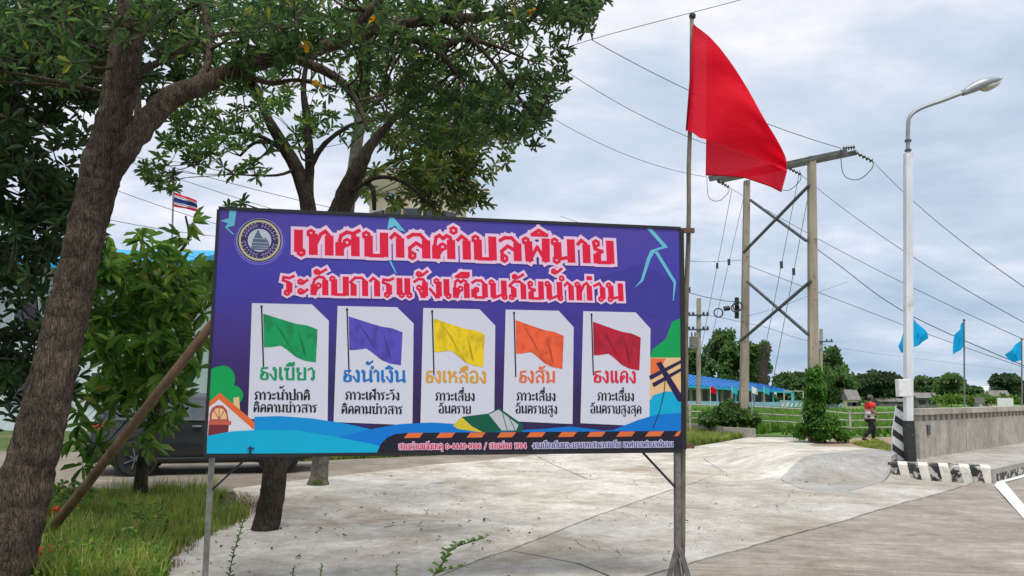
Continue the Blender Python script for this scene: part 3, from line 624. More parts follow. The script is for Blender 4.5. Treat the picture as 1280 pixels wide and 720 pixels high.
# --- stroke lettering ------------------------------------------------------
# each glyph: advance, thick strokes, thin strokes, loops (x,y)
K = {
'ก': (.70, [[(.14,0),(.14,.6)], [(.56,0),(.56,.8)]], [[(.14,.6),(.03,.72),(.2,.96),(.44,.96),(.56,.8)]], []),
'ข': (.72, [[(.2,.03),(.2,.6)], [(.58,.0),(.58,1)]], [[(.1,.86),(.3,.9),(.2,.62)], [(.2,.05),(.58,.05)]], [(.12,.84)]),
'ด': (.70, [[(.14,0),(.14,.55)], [(.56,0),(.56,.8)]], [[(.14,0),(.3,.4)], [(.12,.5),(.18,.82),(.34,.97),(.5,.92),(.56,.78)]], [(.32,.5)]),
'ต': (.70, [[(.14,0),(.14,.55)], [(.56,0),(.56,.8)]], [[(.14,0),(.3,.4)], [(.1,.5),(.14,.88),(.24,.97),(.34,.84),(.44,.97),(.54,.9),(.56,.75)]], [(.32,.5)]),
'ศ': (.74, [[(.14,0),(.14,.55)], [(.56,0),(.56,.8)]], [[(.14,.2),(.3,.45)], [(.12,.5),(.18,.82),(.34,.97),(.5,.92),(.56,.78)], [(.44,.86),(.7,1.08)]], [(.34,.55)]),
'ท': (.74, [[(.18,0),(.18,.86)], [(.6,0),(.6,.8)]], [[(.2,.3),(.38,.85),(.5,.97),(.6,.8)]], [(.12,.87)]),
'น': (.76, [[(.18,.05),(.18,.86)], [(.6,.12),(.6,1)]], [[(.18,.04),(.48,.2),(.6,.12)]], [(.12,.87), (.62,.1)]),
'ม': (.76, [[(.2,.12),(.2,.86)], [(.6,.0),(.6,1)]], [[(.2,.12),(.58,.24)]], [(.12,.87), (.16,.1)]),
'บ': (.74, [[(.18,.0),(.18,.86)], [(.6,.0),(.6,1)]], [[(.18,.05),(.6,.05)]], [(.12,.87)]),
'ป': (.74, [[(.18,.0),(.18,.86)], [(.6,.0),(.6,1.4)]], [[(.18,.05),(.6,.05)]], [(.12,.87)]),
'ฝ': (.80, [[(.14,.0),(.14,.9)], [(.66,.0),(.66,1.4)]], [[(.14,.03),(.4,.6),(.66,.03)]], [(.24,.87)]),
'พ': (.84, [[(.2,.0),(.18,.86)], [(.68,.0),(.7,1)]], [[(.2,.02),(.44,.62),(.68,.02)]], [(.11,.87)]),
'ภ': (.72, [[(.22,.1),(.22,.6)], [(.6,0),(.6,.8)]], [[(.22,.6),(.06,.72),(.22,.96),(.46,.96),(.6,.8)]], [(.13,.1)]),
'ย': (.72, [[(.18,.0),(.18,.42)], [(.58,.0),(.58,1)]], [[(.1,.84),(.12,.62),(.34,.52),(.18,.42)], [(.18,.05),(.58,.05)]], [(.16,.86)]),
'ร': (.56, [[(.3,.1),(.3,.62)]], [[(.3,.62),(.08,.74),(.1,.9),(.3,.86),(.46,.97)]], [(.22,.1)]),
'ล': (.72, [[(.58,0),(.58,.75)]], [[(.14,.12),(.12,.4),(.3,.62),(.56,.4)], [(.58,.72),(.42,.97),(.22,.97),(.08,.84)]], [(.19,.1)]),
'ส': (.74, [[(.58,0),(.58,.75)]], [[(.14,.12),(.12,.4),(.3,.62),(.56,.4)], [(.58,.72),(.42,.97),(.22,.97),(.08,.84)], [(.46,.86),(.7,1.08)]], [(.19,.1)]),
'ว': (.54, [[(.4,.1),(.4,.75)]], [[(.4,.72),(.28,.96),(.06,.82)]], [(.32,.1)]),
'ง': (.54, [[(.38,.05),(.38,.86)]], [[(.38,.02),(.28,.02),(.05,.45)]], [(.3,.87)]),
'จ': (.60, [[(.46,.05),(.46,.82)]], [[(.06,.82),(.22,.97),(.4,.95),(.46,.8)], [(.46,.03),(.34,.03),(.24,.4)]], [(.24,.5)]),
'ห': (.74, [[(.18,0),(.18,.86)], [(.6,0),(.6,.5)]], [[(.2,.35),(.42,.75)], [(.36,.6),(.58,.5)]], [(.12,.87), (.5,.84)]),
'อ': (.70, [[(.14,.05),(.14,.5)], [(.56,.05),(.56,.8)]], [[(.14,.05),(.56,.05)], [(.56,.78),(.42,.97),(.22,.97),(.08,.84)]], [(.23,.46)]),
'ธ': (.62, [[(.14,.05),(.14,.45)], [(.5,.05),(.5,.5)]], [[(.14,.05),(.5,.05)], [(.5,.5),(.14,.66),(.16,.88),(.52,.94)]], [(.2,.42)]),
'ณ': (.98, [[(.2,.1),(.2,.6)], [(.5,.1),(.5,.8)], [(.84,.12),(.84,1)]], [[(.2,.6),(.06,.74),(.22,.96),(.4,.96),(.5,.8)], [(.5,.05),(.84,.15)]], [(.12,.1), (.84,.1)]),
'ะ': (.46, [], [[(.1,.62),(.22,.6),(.38,.78)], [(.1,.12),(.22,.1),(.38,.28)]], [(.14,.68), (.14,.18)]),
'า': (.44, [[(.3,0),(.3,.8)]], [[(.05,.8),(.16,.97),(.3,.82)]], []),
'เ': (.34, [[(.13,.1),(.13,1)]], [], [(.2,.1)]),
'แ': (.62, [[(.13,.1),(.13,1)], [(.42,.1),(.42,1)]], [], [(.2,.1), (.49,.1)]),
'0': (.6, [[(.12,.2),(.12,.8)], [(.46,.2),(.46,.8)]], [[(.12,.8),(.29,.97),(.46,.8)], [(.12,.2),(.29,.03),(.46,.2)]], []),
'1': (.4, [[(.24,0),(.24,1)]], [[(.24,.98),(.06,.8)]], []),
'4': (.62, [[(.42,0),(.42,1)]], [[(.42,.97),(.06,.3),(.56,.3)]], []),
'6': (.6, [[(.13,.2),(.13,.75)], [(.46,.15),(.46,.45)]], [[(.13,.75),(.3,.97),(.46,.85)], [(.13,.45),(.3,.58),(.46,.45)], [(.13,.2),(.3,.03),(.46,.15)]], []),
'7': (.56, [[(.22,0),(.44,.95)]], [[(.06,.95),(.46,.95)]], []),
'8': (.6, [[(.13,.15),(.13,.42)], [(.46,.15),(.46,.42)], [(.13,.6),(.13,.85)], [(.46,.6),(.46,.85)]], [[(.13,.5),(.46,.5)], [(.13,.86),(.3,.97),(.46,.86)], [(.13,.14),(.3,.03),(.46,.14)]], []),
'-': (.44, [[(.08,.45),(.36,.45)]], [], []), '/': (.5, [], [[(.08,-.1),(.42,1.1)]], []), ' ': (.42, [], [], []),
}
ABOVE = {'ั': ([[(-.46,1.2),(-.36,1.14),(-.1,1.36)]], [], [(-.44,1.22)]), 'ิ': ([[(-.54,1.14),(-.34,1.34),(-.1,1.14),(-.54,1.14)]], [], []),
 'ี': ([[(-.54,1.14),(-.34,1.34),(-.1,1.14),(-.54,1.14)]], [[(-.12,1.14),(-.12,1.42)]], []),
 'ื': ([[(-.54,1.14),(-.34,1.34),(-.1,1.14),(-.54,1.14)]], [[(-.12,1.14),(-.12,1.42)], [(-.26,1.24),(-.26,1.42)]], [])}
def glyphs(text):
    """-> thick polylines, thin polylines, loops, total width"""
    T, t, O = [], [], []; x = 0; prev = ''
    for i, ch in enumerate(text):
        nxt = text[i + 1] if i + 1 < len(text) else ''
        if ch in K:
            adv, a, b, o = K[ch]
            T += [[(x + p, q) for p, q in s] for s in a]; t += [[(x + p, q) for p, q in s] for s in b]; O += [(x + p, q) for p, q in o]; x += adv
        elif ch in ABOVE:
            b, a, o = ABOVE[ch]; T += [[(x + p, q) for p, q in s] for s in a]; t += [[(x + p, q) for p, q in s] for s in b]; O += [(x + p, q) for p, q in o]
        elif ch in '่้':
            dy = .34 if (prev in ABOVE or nxt == 'ำ') else 0
            if ch == '่': T.append([(x - .12, 1.14 + dy), (x - .12, 1.36 + dy)])
            else: t.append([(x - .42, 1.22 + dy), (x - .3, 1.14 + dy), (x - .22, 1.2 + dy), (x - .04, 1.4 + dy)]); O.append((x - .36, 1.24 + dy))
        elif ch == 'ำ':
            O.append((x - .06, 1.2)); adv, a, b, o = K['า']; T += [[(x + p, q) for p, q in s] for s in a]; t += [[(x + p, q) for p, q in s] for s in b]; x += adv
        elif ch == 'ุ': T.append([(x - .14, -.1), (x - .14, -.34)])
        elif ch == 'ู': t.append([(x - .34, -.12), (x - .34, -.32), (x - .12, -.32), (x - .12, -.1)])
        prev = ch
    return T, t, O, x
zoff = [0]
def lettering(text, p0, p1, hpx, name, mat, off, wT=.2, wt=.075, lr=.1, outline=None, parent=bb):
    """text runs from photo point p0 to p1 along its baseline on the board plane, hpx = height of the body"""
    T, t, O, Wd = glyphs(text)
    a = BLc(*p0); b = BLc(*p1); h = BLc(p0[0], p0[1] - hpx) - a
    ux = (b - a) / Wd
    def build(extra, nm, m_, off_):
        mb = MB(); k = [0]
        sx = ux.length; sz = h.length
        def to(p, z): return a + ux * p[0] + h * p[1] + Vector((0, -off_ - z, 0))
        def stroke(s, wd):
            wx = wd / 2 + extra
            for i in range(len(s) - 1):
                (x0, y0), (x1, y1) = s[i], s[i + 1]
                X0, Y0, X1, Y1 = x0 * sx, y0 * sz, x1 * sx, y1 * sz; dx, dy = X1 - X0, Y1 - Y0; l_ = math.hypot(dx, dy) or 1e-6; dx /= l_; dy /= l_
                hw = wx * (sx if not extra else sx); ext = extra * sx + (.0 if (len(s) == 2) else wd / 2 * sx * .7)
                X0 -= dx * ext; Y0 -= dy * ext; X1 += dx * ext; Y1 += dy * ext
                nx, ny = -dy * hw, dx * hw; z = k[0] * 2e-6; k[0] += 1
                mb.add([to((q[0] / sx, q[1] / sz), z) for q in ((X0 - nx, Y0 - ny), (X1 - nx, Y1 - ny), (X1 + nx, Y1 + ny), (X0 + nx, Y0 + ny))], [(0, 1, 2, 3)])
        for s in T: stroke(s, wT)
        for s in t: stroke(s, wt)
        for ox, oy in O:
            z = k[0] * 2e-6; k[0] += 1; n = 6 if lr > .09 else 8; ro = lr + extra + wt * .3; ri = (lr * .38) if not extra else 0
            rot = math.pi / 6 if n == 6 else 0
            asp = sx / sz
            out_ = [(ox + ro * math.cos(rot + 2 * math.pi * i / n) , oy + ro * asp * math.sin(rot + 2 * math.pi * i / n)) for i in range(n)]
            if ri:
                inn = [(ox + ri * math.cos(rot + 2 * math.pi * i / n), oy + ri * asp * math.sin(rot + 2 * math.pi * i / n)) for i in range(n)]
                mb.add([to(q, z) for q in out_ + inn], [(i, (i + 1) % n, (i + 1) % n + n, i + n) for i in range(n)])
            else: mb.add([to(q, z) for q in out_], [tuple(range(n))])
        return mb.build(nm, m_, parent, local=True)
    if outline: build(outline[0], name + '_outline', outline[1], off - .0012)
    return build(0, name, mat, off)
def vin(name, rgb, var=.94): c = tuple(k * .95 for k in srgb(*rgb)); return M(name, c, tuple(k * var for k in c), scale=3, rough=.45, spec=.3)
red_p = vin('print_red', (222, 20, 60)); pink_p = vin('print_pale_pink', (232, 196, 222)); panel_p = vin('print_white', (208, 208, 222), .97); ink_p = vin('print_black', (22, 24, 32))
cyan_p = vin('print_cyan', (0, 168, 208)); blue_p = vin('print_blue', (0, 140, 208)); blue2_p = vin('print_deep_blue', (0, 118, 205)); bolt_p = vin('print_bolt', (104, 188, 212))
green_p = vin('print_green', (0, 158, 82)); dark_p = vin('print_navy', (28, 26, 42)); orange_p = vin('print_orange', (222, 112, 60)); sand_p = vin('print_sand', (228, 188, 140)); plum_p = vin('print_plum', (40, 28, 72))
lettering('เทศบาลตำบลพิมาย', (367, 318), (769, 330), 31, 'title_lettering', red_p, .006, wT=.235, wt=.10, lr=.105, outline=(.085, pink_p))
lettering('ระดับการแจ้งเตือนภัยน้ำท่วม', (351, 368), (781, 376.5), 24, 'subtitle_lettering', red_p, .006, wT=.225, wt=.10, lr=.10, outline=(.09, pink_p))
# lightning bolts
bpoly([(287, 261), (296, 262), (294, 273), (293, 282), (275, 276), (286, 273)], .0016, 'lightning_bolt', bolt_p)
bpoly([(288, 276), (293, 282), (284, 284.5), (293, 293), (291, 293), (281, 284)], .0018, 'lightning_bolt', bolt_p)
bpoly([(487, 270), (491, 270.5), (507, 290), (497, 287), (494, 282), (484, 287)], .0016, 'lightning_bolt', bolt_p)
bpoly([(483, 320), (486, 320), (496, 342), (494, 341)], .0016, 'lightning_bolt', bolt_p)
bpoly([(806, 283), (812, 283), (835, 309), (819, 314), (813, 324), (804, 351), (793, 360), (801, 350), (809, 322), (813, 313), (828, 308)], .0016, 'lightning_bolt', bolt_p)
bpoly([(818, 315), (822, 314), (845, 352), (842, 376), (841, 376), (842, 354)], .0018, 'lightning_bolt', bolt_p)
bpoly([(700, 376), (740, 350), (800, 330), (849, 352), (849, 400), (813, 396)], .0008, 'pale_backdrop_patch', vin('print_blue_violet', (62, 56, 150)))
# trees, hills, house behind the panels
def blob(cx, cy, rx, ry, n=20): return [(cx + rx * math.cos(2 * math.pi * i / n), cy + ry * math.sin(2 * math.pi * i / n)) for i in range(n)]
bpoly(blob(279, 474, 15, 17), .0020, 'printed_tree', green_p); bpoly(blob(292, 494, 12, 12), .0022, 'printed_tree', green_p); bpoly([(262, 462), (272, 458), (290, 498), (262, 510)], .0024, 'printed_tree', green_p)
bpoly([(812, 447), (816, 436), (832, 424), (840, 402), (850, 398), (851, 447)], .0020, 'printed_tree', green_p)
bpoly([(812, 447), (851, 447), (851, 500), (812, 500)], .0022, 'printed_building', sand_p)
bpoly([(813, 448), (832, 448), (821, 470), (813, 472)], .0023, 'printed_building_shade', orange_p)
bpoly([(811, 505), (816, 494), (832, 489), (851, 490), (851, 520), (811, 520)], .0024, 'printed_water', cyan_p)
# five panels
panels = [(313, 411, 379, 523.5, 'green', (0, 146, 84), 'ธงเขียว', 'ภาวะน้ำปกติ', 'ติดตามข่าวสาร'),
          (420, 517, 382.5, 527.5, 'blue', (82, 70, 176), 'ธงน้ำเงิน', 'ภาวะเฝ้าระวัง', 'ติดตามข่าวสาร'),
          (527, 619, 385, 530, 'yellow', (228, 196, 16), 'ธงเหลือง', 'ภาวะเสี่ยง', 'อันตราย'),
          (630, 717, 387, 526, 'orange', (232, 92, 52), 'ธงส้ม', 'ภาวะเสี่ยง', 'อันตรายสูง'),
          (727, 813, 389, 529, 'red', (176, 14, 44), 'ธงแดง', 'ภาวะเสี่ยง', 'อันตรายสูงสุด')]
headc = {'green': (0, 146, 92), 'blue': (10, 112, 190), 'yellow': (214, 158, 44), 'orange': (226, 106, 52), 'red': (214, 28, 62)}
tx = [[(324, 395, 474.5, 16), (318, 388, 499.5, 10), (316.5, 397, 515, 10)],
      [(428, 508, 477, 15), (431.5, 500, 499.5, 10), (426.5, 504, 517, 10)],
      [(531, 609, 478, 15), (544, 594, 500.5, 10), (548, 589, 516.5, 10)],
      [(648, 695, 478, 15), (645.5, 695, 500.5, 10), (644, 697, 516.5, 10)],
      [(741, 796, 478, 15), (746.5, 793, 500.5, 10), (737.5, 802, 516.5, 10)]]
for i, (x0, x1, y0, y1, nm, col, h1, h2, h3) in enumerate(panels):
    s_ = (x1 - x0) / 98; lean = 3 if i < 2 else 1.5
    pn = bpoly([(x0 + 2, y0), (x1 - 21 * s_, y0 + 1.5), (x1, y0 + 22), (x1 - 1.5, y1 + 4), (x0 - lean, y1)], .003, 'info_panel', panel_p)
    pn['label'] = 'white panel with a %s flag' % nm
    def pt(u, v, x0=x0, s_=s_, y0=y0): return (x0 + u * s_, y0 + v)
    m = MB(); a = BLc(*pt(14, 4), .0042); b = BLc(*pt(16.5, 84 if i not in (0, 4) else 80), .0042); m.bar(a, b, .011, .002, (0, 1, 0)); m.lathe([(.003, -.012), (.009, -.008), (.009, .004), (.003, .010)], a, 6); m.build('printed_flagpole', ink_p, pn, local=True)
    top_ = [(16, 13), (38, 20), (56, 25.5), (72, 28), (84, 33)]; bot = [(82, 74), (66, 71.5), (54, 65), (46, 58), (38, 53), (20, 55.5), (17, 55)]
    c = srgb(*col); fm = M('print_flag_' + nm, c, tuple(k * .72 for k in c), scale=5, rough=.45, stretch=(2.2, 1, 1.4), lo=.4, hi=.52)
    m = MB(); tops = [Vector(p) for p in top_]; n = 10; vs = []
    def interp(pl, u):
        L_ = [0]
        for j in range(len(pl) - 1): L_.append(L_[-1] + math.dist(pl[j], pl[j + 1]))
        d = u * L_[-1]
        for j in range(len(pl) - 1):
            if d <= L_[j + 1] + 1e-9: f = (d - L_[j]) / (L_[j + 1] - L_[j]); return (pl[j][0] + (pl[j + 1][0] - pl[j][0]) * f, pl[j][1] + (pl[j + 1][1] - pl[j][1]) * f)
        return pl[-1]
    for j in range(n + 1): vs += [BLc(*pt(*interp(top_, j / n)), .0045), BLc(*pt(*interp(bot[::-1], j / n)), .0045)]
    m.add(vs, [(2 * j, 2 * j + 2, 2 * j + 3, 2 * j + 1) for j in range(n)]); m.build('printed_flag', fm, pn, local=True)
    # fold shadows printed on the flag picture
    m = MB(); fo = [[(44, 38), (56, 66), (60, 69), (52, 58)], [(30, 24), (46, 50), (50, 55), (40, 36)], [(60, 34), (66, 62), (70, 68), (66, 50)]]
    for k_, q in enumerate(fo): m.add([BLc(*pt(*z_), .0050 + k_ * .0001) for z_ in q], [(0, 1, 2, 3)])
    m.build('printed_fold', vin('print_fold_' + nm, tuple(int(k * .78) for k in col)), pn, local=True)
    hc = vin('print_head_' + nm, headc[nm])
    for txt, (a0_, a1_, yy, hh), mt, wT_, wt_ in ((h1, tx[i][0], hc, .17, .11), (h2, tx[i][1], ink_p, .2, .10), (h3, tx[i][2], ink_p, .2, .10)):
        lettering(txt, (a0_, yy), (a1_, yy + .6), hh, 'heading_lettering' if mt is hc else 'text_lettering', mt, .0052, wT=wT_, wt=wt_, lr=.085, parent=pn)
# fallen power pole print, water, books, stripes
bpoly([(820, 454), (826, 452), (851, 492), (851, 508)], .0036, 'printed_pole', plum_p); bpoly([(811, 470), (851, 450), (851, 454), (813, 475)], .0038, 'printed_pole', plum_p); bpoly([(815, 479), (851, 460), (851, 464), (817, 484)], .0040, 'printed_pole', plum_p)
m = MB(); m.tube([BLc(832, 466, .004), BLc(830, 490, .004), BLc(824, 515, .004), BLc(816, 535, .004)], .004, 4); m.build('printed_cable', ink_p, bb, local=True)
# house
bpoly([(261, 505), (274, 497), (318, 535), (318, 545), (259, 548)], .0026, 'printed_house', vin('print_house', (214, 212, 220)))
bpoly([(261, 503), (275, 491), (321, 530), (317, 537), (274, 499), (261, 509)], .0032, 'printed_house_roof', vin('print_roof', (224, 104, 52)))
bpoly([(292, 497), (299, 496), (300, 512), (292, 506)], .0030, 'printed_chimney', sand_p)
bpoly([(262, 526), (262, 518), (265, 510), (271, 506.5), (279, 507), (284, 513), (286, 526)], .0034, 'printed_arch_window', vin('print_rust', (176, 78, 68)))
bpoly([(264.5, 524), (265, 517), (269, 511), (274, 509.5), (280, 512), (283, 518), (283.5, 524)], .0036, 'printed_window_glass', sand_p)
m = MB()
for q in ((267, 512), (274, 509), (281, 512)): m.bar(BLc(274, 524, .004), BLc(*q, .004), .006, .001, (0, 1, 0))
m.build('printed_window_bar', vin('print_rust2', (176, 78, 68)), bb, local=True)
bpoly([(261, 526), (289, 526), (289, 531), (261, 531)], .0038, 'printed_sill', vin('print_rust3', (196, 92, 76))); bpoly([(261, 531), (286, 531), (285, 546), (260, 546)], .0036, 'printed_door', vin('print_maroon', (116, 44, 50)))
# waves
def curve_top(pts, x0, x1, ybot0, ybot1, n=28):
    import bisect
    r = []
    for i in range(n + 1):
        x = x0 + (x1 - x0) * i / n; j = max(0, min(len(pts) - 2, bisect.bisect([p[0] for p in pts], x) - 1)); (xa, ya), (xb, yb) = pts[j], pts[j + 1]
        t_ = (x - xa) / (xb - xa); t_ = t_ * t_ * (3 - 2 * t_) if False else t_; r.append((x, ya + (yb - ya) * t_))
    return r
w1 = [(318, 521), (350, 520), (390, 523), (430, 529), (470, 538), (520, 552)]
w2 = [(425, 546), (460, 537), (500, 530), (540, 528), (585, 531), (625, 539), (680, 536), (712, 533), (762, 539), (800, 524), (822, 518), (851, 516)]
w3 = [(259, 545), (290, 539), (330, 537), (370, 538), (420, 546), (470, 556), (500, 566)]
bpoly(curve_top(w1, 318, 520, 0, 0) + [(500, 566), (318, 567)], .0042, 'printed_wave', blue_p)
bpoly(curve_top(w2, 425, 851, 0, 0, 40) + [(851, 561), (440, 566)], .0046, 'printed_wave', blue2_p)
bpoly(curve_top(w3, 259, 500, 0, 0) + [(258.5, 567)], .0050, 'printed_wave', cyan_p)
bpoly([(811, 522), (822, 504), (851, 502), (851, 516), (822, 518)], .0043, 'printed_water', cyan_p)
# open green roofed house floating (book shaped)
gd = vin('print_dark_green', (0, 88, 64)); gw = vin('print_grey_white', (186, 190, 196))
bpoly([(577, 521), (610, 517), (625, 539), (605, 541), (590, 533)], .0052, 'printed_roof', gd); bpoly([(566, 532), (577, 521), (590, 533), (605, 541), (572, 536)], .0051, 'printed_gable', vin('print_yellow', (206, 190, 50)))
bpoly([(608, 518), (624, 510), (654, 531), (652, 540), (625, 539)], .0053, 'printed_roof_edge', gd); bpoly([(611, 518), (623, 512), (648, 531), (645, 538), (627, 538)], .0055, 'printed_wall', gw)
m = MB()
for a_, b_ in (((628, 516), (634, 538)), ((636, 521), (644, 538))): m.bar(BLc(*a_, .0057), BLc(*b_, .0057), .006, .001, (0, 1, 0))
m.build('printed_wall_line', gd, bb, local=True)
ft = [(471, 566), (476, 555), (484, 547), (494, 542.5), (510, 541), (851, 538.5), (851, 561.5)]
bpoly(ft, .0060, 'footer_band', dark_p)
for i, x in enumerate((505, 545, 583, 621, 658, 697, 733, 770, 806, 842)):
    x2 = min(x + 20, 849); bpoly([(x, 547.5 - i * .25), (x + 5, 541.2 - i * .25), (min(x2 + 4, 851), 541 - i * .25), (x2 - 1, 547.2 - i * .25)], .0064, 'orange_stripe', orange_p)
lettering('สายด่วนแจ้งเหตุ 0-4448-1006 / สายด่วน 1784', (498, 562), (658, 560.5), 7, 'footer_lettering', vin('print_crimson', (196, 30, 56)), .0085, wT=.19, wt=.1, lr=.08, outline=(.10, pink_p))
lettering('งานป้องกันและบรรเทาสาธารณภัย เทศบาลตำบลพิมาย', (665, 560.3), (841, 558.3), 6.4, 'footer_lettering', vin('print_indigo', (52, 44, 110)), .0085, wT=.17, wt=.09, lr=.08, outline=(.12, vin('print_lilac', (200, 196, 226))))
# emblem
emb = bpoly(blob(324.5, 301.5, 31.5, 30, 40), .0020, 'emblem', vin('print_ring_violet', (112, 104, 206)))
for rx, ry, of, mt in ((30.5, 29, .0022, vin('ring1', (58, 52, 150))), (29.3, 27.8, .0024, vin('ring_silver', (150, 140, 196))), (27.5, 27, .0026, vin('ring2', (40, 30, 56))), (26, 25.4, .0028, vin('ring_gold', (196, 184, 150))), (23.4, 22.8, .0030, vin('ring3', (48, 36, 60))), (22.4, 21.8, .0032, vin('ring4', (58, 48, 96))), (15.8, 15.2, .0034, vin('ring5', (44, 40, 100))), (14.8, 14.3, .0036, vin('disc', (190, 196, 210)))):
    bpoly(blob(324.5, 300.5, rx, ry, 40), of, 'ring', mt, emb)
m = MB()
for k_ in range(30):
    a_ = 2 * math.pi * k_ / 30 + .05
    if k_ in (0, 15, 7, 22): continue
    for dr_, da in ((17.2, 0), (21, .0), (19, .08)):
        p_ = (324.5 + dr_ * math.cos(a_ + da), 300.5 + dr_ * .97 * math.sin(a_ + da)); q_ = (324.5 + (dr_ + (2.0 if da == 0 else 0)) * math.cos(a_ + da + .05), 300.5 + (dr_ + (2.0 if da == 0 else 1)) * .97 * math.sin(a_ + da + .05))
        m.bar(BLc(*p_, .0038), BLc(*q_, .0038), .008, .001, (0, 1, 0))
m.build('ring_lettering', vin('print_mauve', (170, 150, 196)), emb, local=True)
tm_ = vin('print_slate', (92, 104, 128))
for pl in ([(314, 310), (316, 300), (320, 292), (323, 287), (326, 294), (330, 300), (332, 310)], [(326, 310), (328, 298), (333, 297), (336, 303), (337, 310)], [(312, 310), (337.5, 311), (336, 313), (315, 312.5)]):
    zoff[0] += .0001; bpoly(pl, .0038 + zoff[0], 'printed_temple', tm_, emb)
for yy in (298, 303, 307): m = MB(); m.bar(BLc(315, yy, .0042), BLc(335, yy + 1, .0042), .004, .001, (0, 1, 0)); m.build('printed_temple_line', vin('l%d' % yy, (186, 192, 206)), emb, local=True)

# wooden prop behind the board
pa = P(266, 404, 6.62); pb = G(28, 700)
pb = Vector((pb.x, pb.y, -.05)); m = MB(); m.tube([pb, pb.lerp(pa, .35) + Vector((.02, 0, .015)), pb.lerp(pa, .7), pa], [.05, .047, .044, .04], 8, .05)
top('wooden_prop', m, wood_m, 'brown round timber prop leaning against the back of the billboard beside the big trunk', 'timber prop', smooth='all')

# ------------------------------------------------------------------ red flag
fd = 7.28
fpb = P(851, 700, fd); fpb.z = 0; fpt = P(865.5, 20, fd)
fl = empty('red_warning_flag', fpb, 0, 'large bright red flag on a tall weathered wooden pole fixed beside the billboard', 'flag')
m = MB(); n = 14; m.tube([fpb.lerp(fpt, i / n) + Vector((.006 * math.sin(i * 1.7), 0, 0)) for i in range(n + 1)], [.027 - .008 * i / n for i in range(n + 1)], 10, .08); m.build('flagpole', pole_m, fl, smooth='all')
m = MB(); m.lathe([(.018, -.03), (.03, -.02), (.034, .005), (.026, .022), (.0, .03)], fpt, 12); m.build('finial', black_m, fl, smooth=True)
# the cloth: front fall from the hoist, folded back along its lower left edge
def edge_interp(pl, t_):
    L_ = [0]
    for j in range(len(pl) - 1): L_.append(L_[-1] + math.dist(pl[j], pl[j + 1]))
    d = t_ * L_[-1]
    for j in range(len(pl) - 1):
        if d <= L_[j + 1] + 1e-9:
            f = (d - L_[j]) / (L_[j + 1] - L_[j]); return (pl[j][0] + (pl[j + 1][0] - pl[j][0]) * f, pl[j][1] + (pl[j + 1][1] - pl[j][1]) * f)
    return pl[-1]
def sheet(topc, botc, dfn, nu=40, nv=24):
    tc_ = [(v.x, v.y) for v in spline([(a_, b_, 0) for a_, b_ in topc])]; bc = [(v.x, v.y) for v in spline([(a_, b_, 0) for a_, b_ in botc])]
    vs = []; fs = []
    for i in range(nu + 1):
        a = edge_interp(tc_, i / nu); b = edge_interp(bc, i / nu)
        for j in range(nv + 1):
            v = j / nv; x = a[0] + (b[0] - a[0]) * v; y = a[1] + (b[1] - a[1]) * v; vs.append(P(x, y, dfn(i / nu, v)))
    for i in range(nu):
        for j in range(nv): q = i * (nv + 1) + j; fs.append((q, q + 1, q + nv + 2, q + nv + 1))
    return MB().add(vs, fs)
front = sheet([(867.5, 31), (889, 48), (912, 76), (934, 110), (954, 146), (972, 176), (982, 196), (983.5, 208)],
              [(858.5, 163), (866, 166), (874, 172), (884, 174.5), (905, 181), (935, 192), (960, 203), (983, 214)],
              lambda u, v: fd - .05 - .10 * u + .055 * math.sin(6.5 * u + 3.4 * v) * (.25 + u) + .012 * math.sin(15 * u + 9 * v + 2 * math.sin(4 * v)) + .012 * math.sin(26 * u + 3 * v) * max(0, 1 - 2.4 * u))
front.build('cloth', red_m, fl, smooth='all')
back = sheet([(884, 45), (900, 60), (918, 86), (938, 118), (956, 150), (974, 180), (984, 214)],
             [(882, 218.5), (898, 219), (914, 220), (930, 221.5), (947, 227), (963, 232.5), (977, 239.5)],
             lambda u, v: fd + .05 + .02 * u * 0 - .13 * u * u + .04 * math.sin(5 * u + 2 * v + 1) * (.3 + u * .5))
back.build('folded_cloth', red_m, fl, smooth='all')
hem = MB(); pts = [P(x, y, fd + .05 - .13 * ((x - 882) / 100) ** 2 - .012) for x, y in ((882, 218.5), (898, 219), (914, 220), (930, 221.5), (947, 227), (963, 232.5), (977, 239.5))]
hem.tube(pts, .008, 5); hem.tube([P(867.5, 31, fd - .03), P(863.5, 98, fd - .03), P(858.5, 163, fd - .03)], .012, 6)
hem.build('hem', redhem_m, fl, smooth='all')

# ------------------------------------------------------------------ H-frame pole and wires
RP0, RPT = P(1017, 548, 27.6), P(1014.5, 196, 27.6); LP0, LPT = P(929, 536, 32.2), P(933.5, 226, 32.2)
RP0.z = -.2; LP0.z = -.2
hf = empty('h_frame_power_pole', (RP0 + LP0) / 2, 0, 'tall twin concrete power pole with crossed steel braces and a long top beam', 'power pole')
for a, b, w0, w1 in ((RP0, RPT, .34, .245), (LP0, LPT, .35, .22)):
    m = MB(); m.add([q + Vector((i * w_ / 2, j * .12, 0)) for q, w_ in ((a, w0), (b, w1)) for i, j in ((-1, -1), (1, -1), (1, 1), (-1, 1))], [(0, 1, 2, 3), (7, 6, 5, 4), (0, 4, 5, 1), (1, 5, 6, 2), (2, 6, 7, 3), (3, 7, 4, 0)]); m.build('post', conpole_m, hf)
AE, AW = P(1064, 190, 25.6), P(893, 225, 34.2)
hor = (AE - AW); hh = Vector((hor.x, hor.y, 0)).normalized(); sd_ = Vector((-hh.y, hh.x, 0))
for s in (-1, 1):
    m = MB(); m.bar(AW + sd_ * .22 * s - Z * (.05 if s > 0 else 0), AE + sd_ * .2 * s, .09, .16); m.build('top_beam', beam_m, hf)
def BRC(a, b): m = MB(); m.bar(a, b, .085, .085); m.build('cross_brace', dsteel_m, hf)
